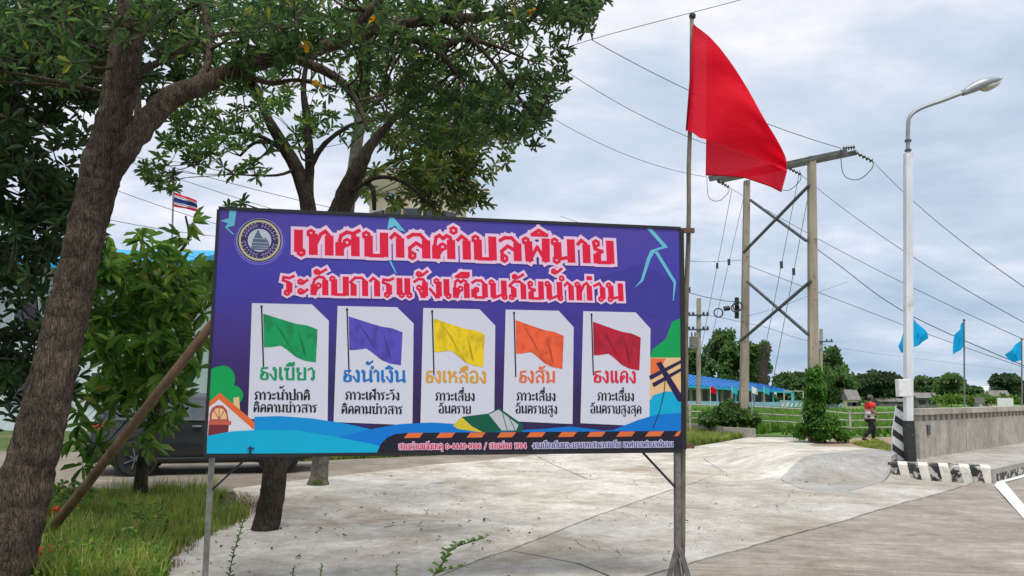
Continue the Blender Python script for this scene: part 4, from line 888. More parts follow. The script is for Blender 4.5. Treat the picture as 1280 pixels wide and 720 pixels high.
BRC(P(1012, 231, 27.4), P(929, 316, 32.0)); BRC(P(938, 250, 32.0), P(1008, 301, 27.5)); BRC(P(1014, 351, 27.4), P(926, 426, 32.0)); BRC(P(934, 352, 32.0), P(1010, 418, 27.5))
def insul(p, q, nm='insulator', r=.075, par=hf):
    m = MB(); p = Vector(p); q = Vector(q); k = 5
    m.tube([p, q], .025, 6)
    for i in range(k): c = p.lerp(q, (i + .5) / k); d_ = (q - p).normalized() * .02; m.tube([c - d_, c + d_], r, 8)
    return m.build(nm, porc_m, par, smooth=True)
MID = P(979, 208, 29.9)
ends = {}
for k_, (c, dx) in {'e': (AE, 0), 'm': (MID, 0), 'w': (AW, 0)}.items():
    top_in = c + Z * .18; q = c + Vector((.55, -.35, -.42)); insul(c + Vector((.1, -.06, -.02)), q)
    insul(c + Vector((-.25, .1, .16)), c + Vector((.12, -.05, .16)), r=.09)
    ends[k_] = (q, c + Vector((-.3, .12, .17)))
    lo = MB(); lo.tube(spline([c + Vector((-.3, .12, .15)), c + Vector((-.25, .1, -.75)), c + Vector((.15, -.1, -.98)), q + Vector((-.05, 0, -.25)), q], 6), .014, 4); lo.build('jumper_cable', wire_m, hf)
def wire(pts, label, r=.015, sag=None):
    m = MB(); m.tube(spline(pts, 8) if sag is None else pts, r * .8, 4, cap=False)
    return top('power_line', m, wire_m, label, 'cable', 'overhead power lines')
def sagw(a, b, sag, n=20): return [a.lerp(b, i / n) - Z * sag * 4 * (i / n) * (1 - i / n) for i in range(n + 1)]
wire(sagw(P(740, 50, 23), ends['e'][1], .30), 'overhead wire running down behind the red flag to the right end of the top beam', sag=1)
wire(sagw(P(640, 40, 27), ends['m'][1], .75), 'overhead wire coming down behind the red flag to the middle of the top beam', sag=1)
wire(sagw(P(600, 85, 31), ends['w'][1], .8), 'lowest overhead wire left of the red flag, ending at the top beam', sag=1)
wire([P(700, 62, 18), P(765, 42, 18), P(925, 0, 18), P(1010, -24, 18)], 'overhead wire crossing the top edge of the picture above the red flag', .011)
wire(sagw(ends['e'][0], P(1330, 392, 13), .25), 'overhead wire leaving the right tip of the top beam towards the right edge', .011, 1)
wire(sagw(ends['m'][0], P(1350, 440, 17), .35), 'overhead wire leaving the middle of the top beam towards the lower right', .012, 1)
wire(sagw(ends['w'][0], P(1350, 455, 22), .3), 'overhead wire leaving the left tip of the top beam and passing behind the lamp post', .013, 1)
wire([P(938, 250, 32), P(1040, 325, 30), P(1140, 395, 29), P(1330, 478, 28)], 'lower cable from the left concrete post passing behind the blue flags', .02)
wire([P(935, 332, 32), P(1040, 372, 31), P(1180, 425, 30), P(1330, 476, 29)], 'thin cable sloping from the left concrete post to the far right horizon', .016)
wire([P(700, 270, 34), P(800, 305, 33), P(860, 326, 33), P(930, 325, 32.3)], 'nearly level cable from the board top to the left concrete post', .014)
wire([P(780, 330, 34), P(850, 362, 34), P(900, 375, 33), P(922, 377, 32.3)], 'slack telephone cable ending at the coils on the left concrete post', .02)
wire([P(935, 395, 32), P(980, 382, 33), P(1010, 370, 36), P(1060, 352, 42)], 'short drooping cable between the two concrete posts', .012)
for (a, b, lb) in (((933, 232, 33), (872, 500, 31), 'stay wire falling left of the left concrete post'), ((1000, 212, 28), (940, 520, 30), 'stay wire falling between the two concrete posts'), ((1012, 235, 27.8), (962, 498, 31), 'stay wire from the right concrete post down past the bare trunk'), ((915, 236, 34), (870, 470, 40), 'stay wire from the left end of the beam to the transformer pole')):
    t = empty('stay_wire', P(*b), 0, lb, 'stay wire', 'stay wires of the twin power pole'); A_, B_ = P(*a), P(*b)
    m = MB(); m.tube([A_, B_], .011, 4); m.build('strand', wire_m, t)
    c = A_.lerp(B_, .38); m = MB(); m.tube([c - Z * .13, c + Z * .13], .06, 8); m.build('strain_insulator', porc_m, t)
# coiled cables on the left post
for (x, y, r) in ((898, 391, .19), (922, 383, .2), (919, 385, .17)):
    m = MB()
    for k_ in range(3): c = P(x, y, 31.6 + k_ * .05); rr = r * (1 - .06 * k_); m.tube([c + Vector((rr * math.cos(a * math.pi / 8), 0, rr * math.sin(a * math.pi / 8))) for a in range(17)], .02, 4)
    m.build('cable_coil', wire_m, hf)
m = MB(); m.tube([P(905, 386, 31.8), P(912, 385, 31.8)], .1, 8); m.tube([P(921, 372, 31.8), P(921, 398, 31.8)], .09, 8); m.build('splice_case', black_m, hf)

def dist_pole(x, ytop, ybase, d, arms, label, trans=False, wid=.22):
    a = P(x, ybase, d); b = P(x + .5, ytop, d); t = empty('distribution_pole', a, 0, label, 'power pole')
    m = MB(); m.bar(a, b, wid, wid, (0, 1, 0)); m.build('post', conpole_m, t)
    for (y, hw) in arms:
        m = MB(); m.bar(P(x - hw, y, d - .15), P(x + hw, y, d - .15), .09, .1); m.build('crossarm', dsteel_m, t)
        for f_ in (-.9, -.5, .5, .9):
            c = P(x + hw * f_, y, d - .15); m = MB(); m.lathe([(.03, 0), (.08, .08), (.05, .1), (.08, .16), (.04, .22)], c, 6); m.build('insulator', porc_m, t)
    if trans:
        c = P(x - 6, 428, d - .3); m = MB(); m.lathe([(.22, -.4), (.25, -.38), (.25, .3), (.2, .36)], c, 10); m.build('transformer', beam_m, t, smooth=True)
        m = MB()
        for s in (-.1, .1): m.lathe([(.03, 0), (.05, .05), (.03, .25)], c + Vector((s, 0, .36)), 6)
        m.build('bushing', porc_m, t)
    return t
dist_pole(873, 373, 505, 46, [(394, 13), (412, 13)], 'far concrete pole with two crossarms and a grey transformer before the school', True)
dist_pole(1026, 411, 500, 62, [(427, 15)], 'slim far pole with one crossarm just behind the vine covered post', wid=.2)
dist_pole(845, 330, 560, 33, [(364, 18)], 'concrete pole hidden behind the right edge of the billboard with a crossarm showing')
wire([P(886, 394, 46), P(960, 410, 52), P(1015, 427, 62), P(1120, 445, 90), P(1330, 470, 180)], 'far thin line strung between the two distant crossarm poles', .02)
wire([P(700, 340, 46), P(800, 375, 46), P(862, 394, 46)], 'far thin line reaching the transformer pole from the billboard side', .02)
# wires seen through the trees at the left
for i, (a, b) in enumerate((((60, 205, 20), (470, 330, 24)), ((60, 165, 20), (600, 330, 25)), ((150, 190, 20), (640, 300, 26)), ((-20, 235, 20), (330, 300, 24)))):
    wire(sagw(P(*a), P(*b), .25), ['service wire behind the trunk running to the national flag', 'upper service wire seen through the leaves over the flag', 'topmost service wire seen through the leaves left of the board', 'lowest service wire left of the big trunk'][i], .012, 1)

# ------------------------------------------------------------------ leaves and trees
from mathutils.kdtree import KDTree
def leaf(mb, b, d, nrm, Lh, Wd, fold=.25, droop=.2):
    d = d.normalized(); s = d.cross(nrm)
    if s.length < .01: s = d.orthogonal()
    s.normalize(); n = s.cross(d).normalized()
    q1 = b + d * Lh * .38; q2 = b + d * Lh * .78 - n * droop * Lh * .25; t = b + d * Lh * .98 - n * droop * Lh * .6; u_ = n * fold * Wd
    mb.add([b, q1 + s * Wd * .36 + u_ * .8, q2 + s * Wd * .5 + u_, t, q2 - s * Wd * .5 + u_, q1 - s * Wd * .36 + u_ * .8], [(0, 1, 2, 3), (0, 3, 4, 5)])
def rv(r): 
    while True:
        v = Vector((r.uniform(-1, 1), r.uniform(-1, 1), r.uniform(-1, 1)))
        if .05 < v.length < 1: return v.normalized()
def whorl(mb, c, r, Lh, n=8, axis=None, wr=.30, spread=(.1, .75), droop=.3):
    ax = axis or (Vector((0, 0, .75)) + rv(r) * .8).normalized(); e1 = ax.orthogonal().normalized(); e2 = ax.cross(e1); a0 = r.uniform(0, 6.3)
    for k in range(n):
        a = a0 + 6.283 * k / n + r.uniform(-.25, .25); el = r.uniform(*spread)
        d = (e1 * math.cos(a) + e2 * math.sin(a)) * math.cos(el) + ax * math.sin(el); l_ = Lh * r.uniform(.7, 1.15)
        leaf(mb, c + rv(r) * Lh * .06, d, ax, l_, l_ * wr, droop=droop * r.uniform(.5, 1.6))
def tree(name, label, cat, limbs, regions, lmat, bmat, Lh, seed, n_leaf=8, obj_clusters=0, gaps=.42, wr=.3, spread=(.1, .75), droop=.3, hub=.12, hubr=1.6, gs=1.5, base=None, group=None, trunk_n=1, part='leaf_cluster', axis_up=.75, fine=False, rscale=.84):
    """limbs: lists of (px, py, depth, radius in photo px); regions: (px, py, rx, ry, d0, d1, count)"""
    r = random.Random(seed); limb_pts = []
    p0 = limbs[0][0]; b0 = P(*p0[:3]) if base is None else base
    t = empty(name, (b0.x, b0.y, 0), 0, label, cat, group)
    tr = MB(); br = MB()
    for i, lb in enumerate(limbs):
        sp = spline([(*P(a, b, d),) for a, b, d, q in lb], 6); rr = [q * d / F * rscale for a, b, d, q in lb]
        rs = []
        for k in range(len(sp)):
            u = k / 6; j = min(int(u), len(rr) - 1); f = u - j; rs.append(rr[j] + (rr[min(j + 1, len(rr) - 1)] - rr[j]) * f)
        sp = [Vector(q) + rv(r) * rs[k] * (.04 if i < trunk_n else .10) for k, q in enumerate(sp)]
        if i < trunk_n or (fine and i == 1):
            if fine:
                u_ = [k / 6 for k in range(len(sp))]; nn_ = 5; sp2 = spline(sp, nn_); rs2 = [rs[min(k // nn_, len(rs) - 1)] + (rs[min(k // nn_ + 1, len(rs) - 1)] - rs[min(k // nn_, len(rs) - 1)]) * (k % nn_) / nn_ for k in range(len(sp2))]
                (tr if i < trunk_n else br).tube(sp2, rs2, 72, .06, ridge=.012 if i < trunk_n else .006)
            else: rs[0] *= 1.08; tr.tube(sp, rs, 28, .07)
        else: br.tube(sp, rs, 9 if rs[0] > .03 else 6, .12)
        for k, q in enumerate(sp):
            if i >= trunk_n or k > len(sp) * .7: limb_pts.append((q, rs[k]))
    tr.build('trunk', bmat, t, smooth='all')
    # cluster centres
    cs = []; off = Vector((seed * 3.3, seed * 1.7, 0))
    for (cx, cy, rx, ry, d0, d1, cnt) in regions:
        k = 0; tries = 0
        while k < cnt and tries < cnt * 12:
            tries += 1; a = r.uniform(0, 6.283); q = math.sqrt(r.random()); c = P(cx + rx * q * math.cos(a), cy + ry * q * math.sin(a), r.uniform(d0, d1))
            nv = noise.noise(c * gs + off) * .5 + .5 + .12 * (noise.noise(c * gs * 3.1 + off)) - .10 * q ** 3
            if nv < gaps: continue
            cs.append(c); k += 1
    kd = KDTree(len(limb_pts))
    for i, (q, _) in enumerate(limb_pts): kd.insert(q, i)
    kd.balance(); hubs = []
    for c in cs:
        if r.random() < hub:
            q, i, dist = kd.find(c)
            if dist > .15:
                mid = q.lerp(c, .5) + Vector((0, 0, -.05 * dist)) + rv(r) * .12 * dist; ra = min(limb_pts[i][1] * .6, .012 + .012 * dist)
                pts = spline([q, mid, c], 4); br.tube(pts, [ra * (1 - .7 * k / 8) for k in range(len(pts))], 5)
                hubs += [pts[4], pts[6], pts[-1]]
    if hubs:
        kh = KDTree(len(hubs))
        for i, q in enumerate(hubs): kh.insert(q, i)
        kh.balance(); tw = MB()
        for c in cs:
            q, i, dist = kh.find(c)
            if .03 < dist < hubr and r.random() < .8:
                m_ = q.lerp(c, .55) + rv(r) * .1 * dist; tw.tube([q, m_, c], [.006, .0045, .003], 3, cap=False)
        tw.build('twigs', twig_m, t, kind='stuff')
    br.build('branches', bmat, t, smooth='all')
    cs.sort(key=lambda c: (c - CAM).length)
    protos = []
    if obj_clusters:
        for k in range(6):
            m = MB(); whorl(m, Vector(), r, Lh, n_leaf, Vector((0, 0, 1)), wr, spread, droop); protos.append(m)
        pm = []
        for m in protos:
            me = bpy.data.meshes.new(part); me.from_pydata([tuple(v) for v in m.v], [], m.f); me.materials.append(lmat); pm.append(me)
        sel = [c for c in cs if True][:obj_clusters]
        for c in sel:
            o = bpy.data.objects.new(part, r.choice(pm)); C.objects.link(o); o.parent = t; o.location = c - t.location
            ax = (Vector((0, 0, axis_up)) + rv(r) * .8).normalized(); q = ax.to_track_quat('Z', 'Y'); o.rotation_mode = 'QUATERNION'
            from mathutils import Quaternion
            o.rotation_quaternion = q @ Quaternion((0, 0, 1), r.uniform(0, 6.3)); s_ = r.uniform(.8, 1.15); o.scale = (s_, s_, s_)
        cs = cs[obj_clusters:]
    m = MB()
    for c in cs: whorl(m, c, r, Lh, n_leaf, None if axis_up > .5 else (Vector((0, 0, axis_up)) + rv(r)).normalized(), wr, spread, droop)
    m.build('foliage', lmat, t, kind='stuff')
    return t, cs

limbsA = [[(-22, 840, 6.0, 42), (6, 700, 6.0, 38), (34, 600, 6.05, 35), (49, 540, 6.05, 32), (64, 480, 6.1, 31), (82, 400, 6.12, 28), (96, 342, 6.15, 26), (107, 295, 6.15, 26), (118, 248, 6.2, 27), (127, 205, 6.2, 28), (138, 165, 6.2, 25), (150, 110, 6.2, 23), (160, 50, 6.2, 22), (166, -10, 6.2, 20), (162, -90, 6.2, 17)],
 [(112, 262, 6.2, 12), (134, 222, 6.2, 19), (164, 176, 6.25, 19), (190, 145, 6.35, 18), (212, 124, 6.4, 17), (245, 108, 6.5, 15), (300, 86, 6.8, 13), (345, 72, 7.0, 13), (382, 66, 7.1, 12), (430, 50, 7.2, 10), (490, 32, 7.4, 9), (560, 24, 7.5, 8), (640, 18, 7.7, 6), (700, 12, 7.9, 4), (748, 20, 8, 2)],
 [(368, 74, 7.05, 8), (400, 86, 7.1, 8), (428, 104, 7.1, 7), (448, 132, 7.1, 4), (460, 165, 7.1, 2)],
 [(485, 36, 7.4, 7), (520, 50, 7.5, 6), (550, 68, 7.6, 5), (575, 98, 7.7, 3)],
 [(545, 62, 7.6, 4), (575, 50, 7.8, 4), (615, 56, 8, 3), (660, 75, 8.1, 2)],
 [(430, 52, 7.2, 8), (452, 25, 7.2, 7), (478, -5, 7.2, 6), (500, -40, 7.2, 5)],
 [(155, 195, 6.05, 8), (172, 150, 6.0, 6), (171, 110, 6.0, 5), (166, 78, 5.95, 3)],
 [(150, 120, 6.0, 8), (175, 92, 5.95, 6), (210, 72, 5.9, 5), (240, 54, 5.9, 4), (290, 40, 5.9, 2)],
 [(141, 165, 6.0, 10), (146, 110, 5.92, 11), (155, 60, 5.9, 9), (176, 10, 5.9, 8), (190, -50, 5.9, 7)],
 [(245, 108, 6.5, 7), (262, 70, 6.6, 6), (258, 20, 6.7, 6), (250, -30, 6.8, 5)],
 [(300, 92, 6.8, 5), (340, 104, 6.9, 4), (372, 100, 7, 3), (420, 112, 7, 2)],
 [(560, 26, 7.5, 4), (600, 60, 7.6, 3), (640, 110, 7.7, 3), (668, 150, 7.8, 2)]]
regA = [(60, 30, 150, 90, 5.6, 7.6, 187), (230, 20, 130, 60, 5.6, 8.2, 187), (400, 10, 130, 55, 6.2, 8.6, 174), (560, 20, 120, 60, 6.6, 8.8, 205), (690, 25, 62, 52, 7.2, 8.6, 117), (742, 18, 26, 38, 7.5, 8.2, 59),
        (620, 110, 72, 75, 7.0, 8.6, 187), (668, 172, 26, 34, 7.4, 8.2, 20), (560, 130, 60, 60, 7.0, 8.6, 131), (480, 100, 60, 50, 6.8, 8.6, 67), (340, 60, 90, 30, 6.4, 7.6, 67), (690, 90, 22, 50, 7.4, 8.2, 24), (270, 80, 60, 40, 6.5, 8, 42)]
tree('shade_tree', 'big leaning tree with thick rough trunk and a long limb reaching over the billboard', 'tree', limbsA, regA, leafA, bark_m, .115, 11, fine=True, obj_clusters=300, gaps=.45, wr=.27)
limbsB = [[(330, 668, 9.5, 20), (338, 630, 9.5, 18), (345, 580, 9.5, 17), (352, 520, 9.5, 17), (366, 430, 9.6, 16), (380, 340, 9.7, 14), (386, 270, 9.8, 12), (374, 218, 9.8, 11), (352, 178, 9.8, 9), (333, 145, 9.8, 7), (318, 105, 9.8, 5)],
 [(352, 520, 9.5, 16), (385, 400, 9.4, 17), (415, 290, 9.3, 16), (432, 245, 9.3, 15), (448, 212, 9.3, 13), (464, 182, 9.3, 8), (500, 140, 9.3, 5), (545, 100, 9.3, 3)],
 [(386, 262, 9.8, 7), (387, 205, 9.8, 7), (383, 150, 9.8, 6), (380, 100, 9.8, 4), (392, 40, 9.8, 3)],
 [(388, 208, 9.8, 5), (406, 180, 9.8, 4), (440, 156, 9.8, 3), (480, 148, 9.8, 2)],
 [(366, 200, 9.8, 4), (330, 172, 9.7, 3), (290, 165, 9.6, 2)],
 [(352, 180, 9.8, 4), (320, 178, 9.9, 3), (300, 195, 10, 2)],
 [(440, 240, 9.2, 4), (470, 222, 9.1, 3.5), (505, 228, 9, 3), (545, 262, 8.9, 2)],
 [(456, 228, 9.2, 4), (466, 236, 9.1, 4), (468, 262, 9, 3)]]
regB = [(265, 150, 70, 62, 8.8, 10.6, 107), (330, 130, 70, 60, 8.8, 10.8, 56), (215, 205, 45, 36, 8.4, 9.6, 30), (420, 130, 50, 60, 9, 10.5, 30), (390, 170, 26, 22, 9, 10.4, 11), (300, 215, 36, 20, 8.6, 9.6, 10), (285, 250, 22, 18, 8.6, 9.6, 6), (500, 60, 120, 60, 8.8, 10.8, 91), (330, 40, 140, 60, 8.8, 10.8, 81)]
tree('young_shade_tree', 'slender forked tree standing behind the billboard, its trunk foot showing under the left half', 'tree', limbsB, regB, leafB, barkd_m, .14, 23, gaps=.45, wr=.28)
limbsC = [[(397, 604, 13.9, 15), (400, 585, 13.9, 12), (410, 480, 13.8, 11), (424, 350, 13.6, 10), (438, 240, 13.4, 9), (450, 150, 13.2, 9), (456, 100, 13.1, 8), (458, 50, 13, 7), (458, -20, 13, 6)],
 [(436, 260, 13.4, 4), (470, 215, 12.8, 4), (520, 190, 12, 3), (570, 170, 11.6, 2)]]
regC = [(585, 120, 60, 60, 10.5, 12.5, 60), (500, 232, 46, 30, 10.2, 11.5, 55), (545, 180, 62, 60, 10.5, 12.5, 186), (560, 235, 44, 34, 10.5, 12, 80), (605, 190, 36, 46, 10.8, 12, 62), (590, 245, 26, 18, 10.5, 11.6, 18), (510, 160, 50, 30, 10.8, 12.5, 43), (470, 100, 60, 60, 11.5, 14, 37)]
tree('mossy_tree', 'pale mossy straight trunk behind the billboard with olive hanging foliage over its top edge', 'tree', limbsC, regC, leafmat('leaf_olive', (.13, .19, .035), (.05, .095, .02), (.28, .22, .02)), mossy_m, .16, 31, gaps=.43, wr=.28, spread=(-.4, .6))
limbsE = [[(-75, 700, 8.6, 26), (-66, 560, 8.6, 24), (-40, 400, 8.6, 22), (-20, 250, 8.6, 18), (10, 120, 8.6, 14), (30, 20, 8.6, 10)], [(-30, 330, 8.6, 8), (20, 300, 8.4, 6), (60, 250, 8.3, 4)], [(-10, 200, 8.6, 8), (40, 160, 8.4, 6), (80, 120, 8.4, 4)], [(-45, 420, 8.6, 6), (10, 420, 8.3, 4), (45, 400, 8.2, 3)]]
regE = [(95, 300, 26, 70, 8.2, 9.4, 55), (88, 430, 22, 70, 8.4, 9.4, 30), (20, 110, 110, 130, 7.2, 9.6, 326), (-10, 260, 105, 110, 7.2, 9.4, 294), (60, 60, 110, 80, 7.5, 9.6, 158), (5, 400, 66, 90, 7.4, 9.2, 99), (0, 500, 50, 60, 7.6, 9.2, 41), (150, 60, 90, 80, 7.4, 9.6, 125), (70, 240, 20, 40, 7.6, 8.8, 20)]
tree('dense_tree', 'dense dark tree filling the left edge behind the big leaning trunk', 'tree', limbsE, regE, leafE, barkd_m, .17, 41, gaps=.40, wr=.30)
# young tree with big hand shaped leaves between trunk and board
limbsD = [[(175, 615, 12.4, 10), (180, 570, 12.4, 8), (192, 520, 12.4, 8), (205, 440, 12.3, 7), (215, 360, 12.2, 6), (212, 310, 12.2, 4)], [(205, 440, 12.3, 4), (240, 400, 12, 3), (262, 360, 11.8, 2)], [(198, 480, 12.3, 4), (160, 430, 12, 3), (120, 395, 11.8, 3)], [(212, 380, 12.2, 4), (180, 340, 12, 3), (150, 320, 12, 2)], [(210, 330, 12.2, 3), (235, 300, 12.2, 2), (232, 270, 12.2, 1.5)], [(192, 520, 12.4, 3), (150, 520, 11.8, 2)], [(190, 530, 12.4, 3), (235, 510, 12, 2)]]
regD = [(128, 350, 34, 60, 11, 12.8, 48), (215, 350, 62, 55, 10.8, 13, 73), (180, 440, 75, 60, 10.6, 13, 84), (215, 470, 50, 60, 10.8, 12.6, 32), (110, 530, 40, 55, 10.8, 12.6, 19), (232, 275, 20, 12, 11.6, 12.4, 3), (165, 320, 36, 30, 11, 12.6, 12), (190, 545, 26, 30, 10.8, 11.8, 4)]
tree('broad_leaved_sapling', 'bright green young tree with large hand shaped leaves between the big trunk and the board', 'tree', limbsD, regD, leafP, barkd_m, .30, 52, n_leaf=8, obj_clusters=280, gaps=.42, wr=.22, spread=(-.6, .35), droop=.8, part='palmate_leaf')
# a few yellow blossoms in the big tree
m = MB()
for x, y, d in ((468, 26, 6.6), (380, 60, 6.5), (396, 106, 6.6), (664, 14, 7.1)):
    c = P(x, y, d)
    for k in range(6): leaf(m, c, rv(rnd), Z, .055, .05)
top('yellow_blossom', m, leafmat('petal', (.75, .45, .01), (.6, .33, .01)), 'small yellow blossoms scattered among the dark leaves above the board', 'blossom', kind='stuff')

# ------------------------------------------------------------------ grass and weeds
def tufts(mb, pts, r, h0, h1, n=7, w_=.008):
    for p in pts:
        for k in range(n):
            a = r.uniform(0, 6.28); h_ = r.uniform(h0, h1); le = r.uniform(.1, .6) * h_; b = p + Vector((r.uniform(-.05, .05), r.uniform(-.05, .05), 0)); d = Vector((math.cos(a), math.sin(a), 0)); s = Vector((-d.y, d.x, 0)) * w_ * r.uniform(.7, 1.4)
            q = b + d * le * .35 + Z * h_ * .6; t_ = b + d * le + Z * h_ * .95
            mb.add([b - s, b + s, q + s * .8, q - s * .8, t_], [(0, 1, 2, 3), (3, 2, 4)])
def scatter(poly, n, r, z=-.03):
    x0, x1 = min(p[0] for p in poly), max(p[0] for p in poly); y0, y1 = min(p[1] for p in poly), max(p[1] for p in poly); res = []
    while len(res) < n:
        x, y = r.uniform(x0, x1), r.uniform(y0, y1); ins = False
        for i in range(len(poly)):
            p, q = poly[i], poly[i - 1]
            if (p[1] > y) != (q[1] > y) and x < (q[0] - p[0]) * (y - p[1]) / (q[1] - p[1]) + p[0]: ins = not ins
        if ins: res.append(Vector((x, y, z)))
    return res
r = random.Random(3)
gv = gp((-140, 760), (-140, 618), (60, 616), (200, 612), (262, 611), (300, 626), (302, 640), (262, 660), (225, 676), (198, 705), (170, 760))
m = MB(); tufts(m, [q for q in scatter(gv, 5200, r) if noise.noise(q * 1.1 + Vector((4, 0, 0))) > -.18], r, .05, .19, 7, .006); tufts(m, [q for q in scatter(gv, 1500, r) if noise.noise(q * 1.3) > -.05], r, .2, .38, 3, .004); 
ge = gp((190, 720), (205, 680), (262, 655), (304, 636), (310, 648), (270, 668), (225, 690)); tufts(m, scatter(ge, 260, r, 0), r, .05, .2, 6, .006)
straw = MB(); ed_ = [G(*q) for q in ((150, 740), (188, 706), (203, 682), (240, 664), (285, 645), (308, 634), (300, 622))]; pe = []
for i in range(len(ed_) - 1):
    for k in range(90): q = ed_[i].lerp(ed_[i + 1], r.random()) + Vector((r.gauss(0, .14), r.gauss(0, .16), 0)); q.z = hgt(q.x, q.y) + .004; pe.append(q)
tufts(straw, pe, r, .02, .09, 5, .004); straw.build('dry_grass_edge', leafmat('straw', (.26, .20, .10), (.12, .085, .045), trans=.2, rough=.8))['kind'] = 'stuff'
gd_ = gp((20, 760), (60, 690), (190, 690), (205, 720), (190, 760)); tufts(m, scatter(gd_, 700, r), r, .2, .5, 6, .007)
m.build('verge_grass', grass_m)['kind'] = 'stuff'
# broad leaved weeds at the trunk foot
m = MB(); wp = MB()
for p in scatter(gp((30, 770), (70, 690), (150, 668), (215, 672), (200, 760)), 120, r, 0):
    h_ = r.uniform(.12, .45)
    for k in range(4): c = p + Z * h_ * (k + 1) / 4 + rv(r) * .03; whorl(m, c, r, .06, 4, wr=.5, spread=(-.2, .5))
for p in scatter(gp((60, 640), (110, 640), (120, 660), (70, 670)), 30, r, 0):
    whorl(m, p + Z * r.uniform(.1, .4), r, .09, 5, wr=.5)
m.build('broadleaf_weeds', leafP)['kind'] = 'stuff'
m = MB()
for x, y in ((70, 638), (62, 686), (50, 690)):
    c = P(x, y, 6.6)
    for k in range(7): leaf(m, c, rv(r), Z, .045, .035)
top('orange_flower', m, leafmat('petal_orange', (.7, .12, .02), (.5, .06, .01)), 'small orange flowers in the weeds at the foot of the big trunk', 'flower', kind='stuff')
# upright weed and creeping vine in front
def plant(name, label, stem, nl, Lh, mat, both=True, wr=.55):
    b = stem[0]; t = empty(name, (b.x, b.y, 0), 0, label, 'plant'); sp = spline(stem, 8); mm_ = MB(); mm_.tube(sp, [.005] * len(sp), 5); mm_.build('stem', leafP, t)
    for k in range(nl):
        f = (k + 1) / nl; p = sp[min(len(sp) - 1, int(f * (len(sp) - 1)))]; a = k * 2.4 + r.uniform(-.4, .4); d = Vector((math.cos(a), math.sin(a) * .7, .55 + .3 * r.random()))
        mm_ = MB(); l_ = Lh * r.uniform(.7, 1.1) * (1 - .35 * f); leaf(mm_, p, d, Z, l_, l_ * wr, droop=.3); mm_.build('leaf', mat, t)
    return t
sw = G(286, 728); plant('upright_weed', 'tall thin weed with small oval leaves beside the left leg of the board', [sw, P(290, 700, sw.y + .0), P(298, 672, sw.y), P(306, 646, sw.y)], 34, .055, leafV)
vv = [P(*q) for q in ((540, 722, 5.6), (556, 700, 5.62), (566, 686, 5.65), (586, 678, 5.7), (606, 672, 5.75))]
plant('creeping_vine', 'creeping vine with glossy dark leaves rising at the lower middle of the picture', vv, 30, .07, leafB, wr=.7)
vv = [P(*q) for q in ((545, 716, 5.6), (560, 712, 5.6), (580, 706, 5.6))]
plant('vine_side_shoot', 'short side shoot low beside the creeping vine', vv, 12, .05, leafB, wr=.7)
for i, (x, y, n_, lb) in enumerate(((497, 706, 10, 'small weed sprig left of the creeping vine'), (403, 706, 8, 'small weed sprig between the board legs near the picture bottom'), (368, 708, 10, 'leafy sprig at the picture bottom right of the tall thin weed'))):
    b = P(x, y + 26, 5.7); plant('weed_sprig', lb, [b, P(x - 2, y + 10, 5.7), P(x, y, 5.7)], n_, .035, leafV)
# litter: dead leaves, grit
m = MB(); ap = gp((185, 720), (262, 662), (300, 640), (290, 618), (385, 603), (690, 572), (960, 600), (1100, 606), (960, 668), (770, 726), (640, 770), (240, 770))
for p in [q for q in scatter(ap, 520, r, .004) if noise.noise(q * .8 + Vector((2, 5, 0))) > .12]:
    p.z = hgt(p.x, p.y) + .008
    d = Vector((r.uniform(-1, 1), r.uniform(-1, 1), .1)); l_ = r.uniform(.015, .05) * (1.8 if r.random() < .12 else 1); leaf(m, p, d, Z, l_, l_ * r.uniform(.35, .8), fold=.35, droop=-.3)
for p in scatter(gp((300, 640), (560, 630), (700, 650), (640, 690), (420, 700), (230, 700)), 60, r, .004):
    p.z = hgt(p.x, p.y) + .008
    d = Vector((r.uniform(-1, 1), r.uniform(-1, 1), .1)); l_ = r.uniform(.03, .08); leaf(m, p, d, Z, l_, l_ * r.uniform(.35, .8), fold=.35, droop=-.3)
m.build('leaf_litter', leafmat('dead_leaf', (.10, .065, .035), (.035, .025, .017), trans=.05, rough=.9))['kind'] = 'stuff'
m = MB()
for p in scatter(ap, 700, r, 0):
    s_ = r.uniform(.004, .016); p.z = hgt(p.x, p.y) + s_ * .3; q = [p + Vector((r.uniform(.5, 1) * s_ * a, r.uniform(.5, 1) * s_ * b, r.uniform(.3, .8) * s_ * c_)) for a, b, c_ in ((1, 0, 0), (0, 1, 0), (-1, 0, 0), (0, -1, 0), (0, 0, 1))]
    m.add(q, [(0, 1, 4), (1, 2, 4), (2, 3, 4), (3, 0, 4)])
m.build('grit', M('grit', (.2, .18, .15), (.1, .09, .07), scale=40))['kind'] = 'stuff'
# twigs on the ground near the vertical weed
m = MB()
for x, y in ((215, 706), (232, 690), (246, 700), (420, 640), (480, 660)):
    p = G(x, y); p.z += .01; d = Vector((r.uniform(-1, 1), r.uniform(-.6, 1), .1)); m.tube([p, p + d * .15 + Vector((.02, 0, .0)), p + d * .33], .004, 4)
m.build('fallen_twigs', twig_m)['kind'] = 'stuff'

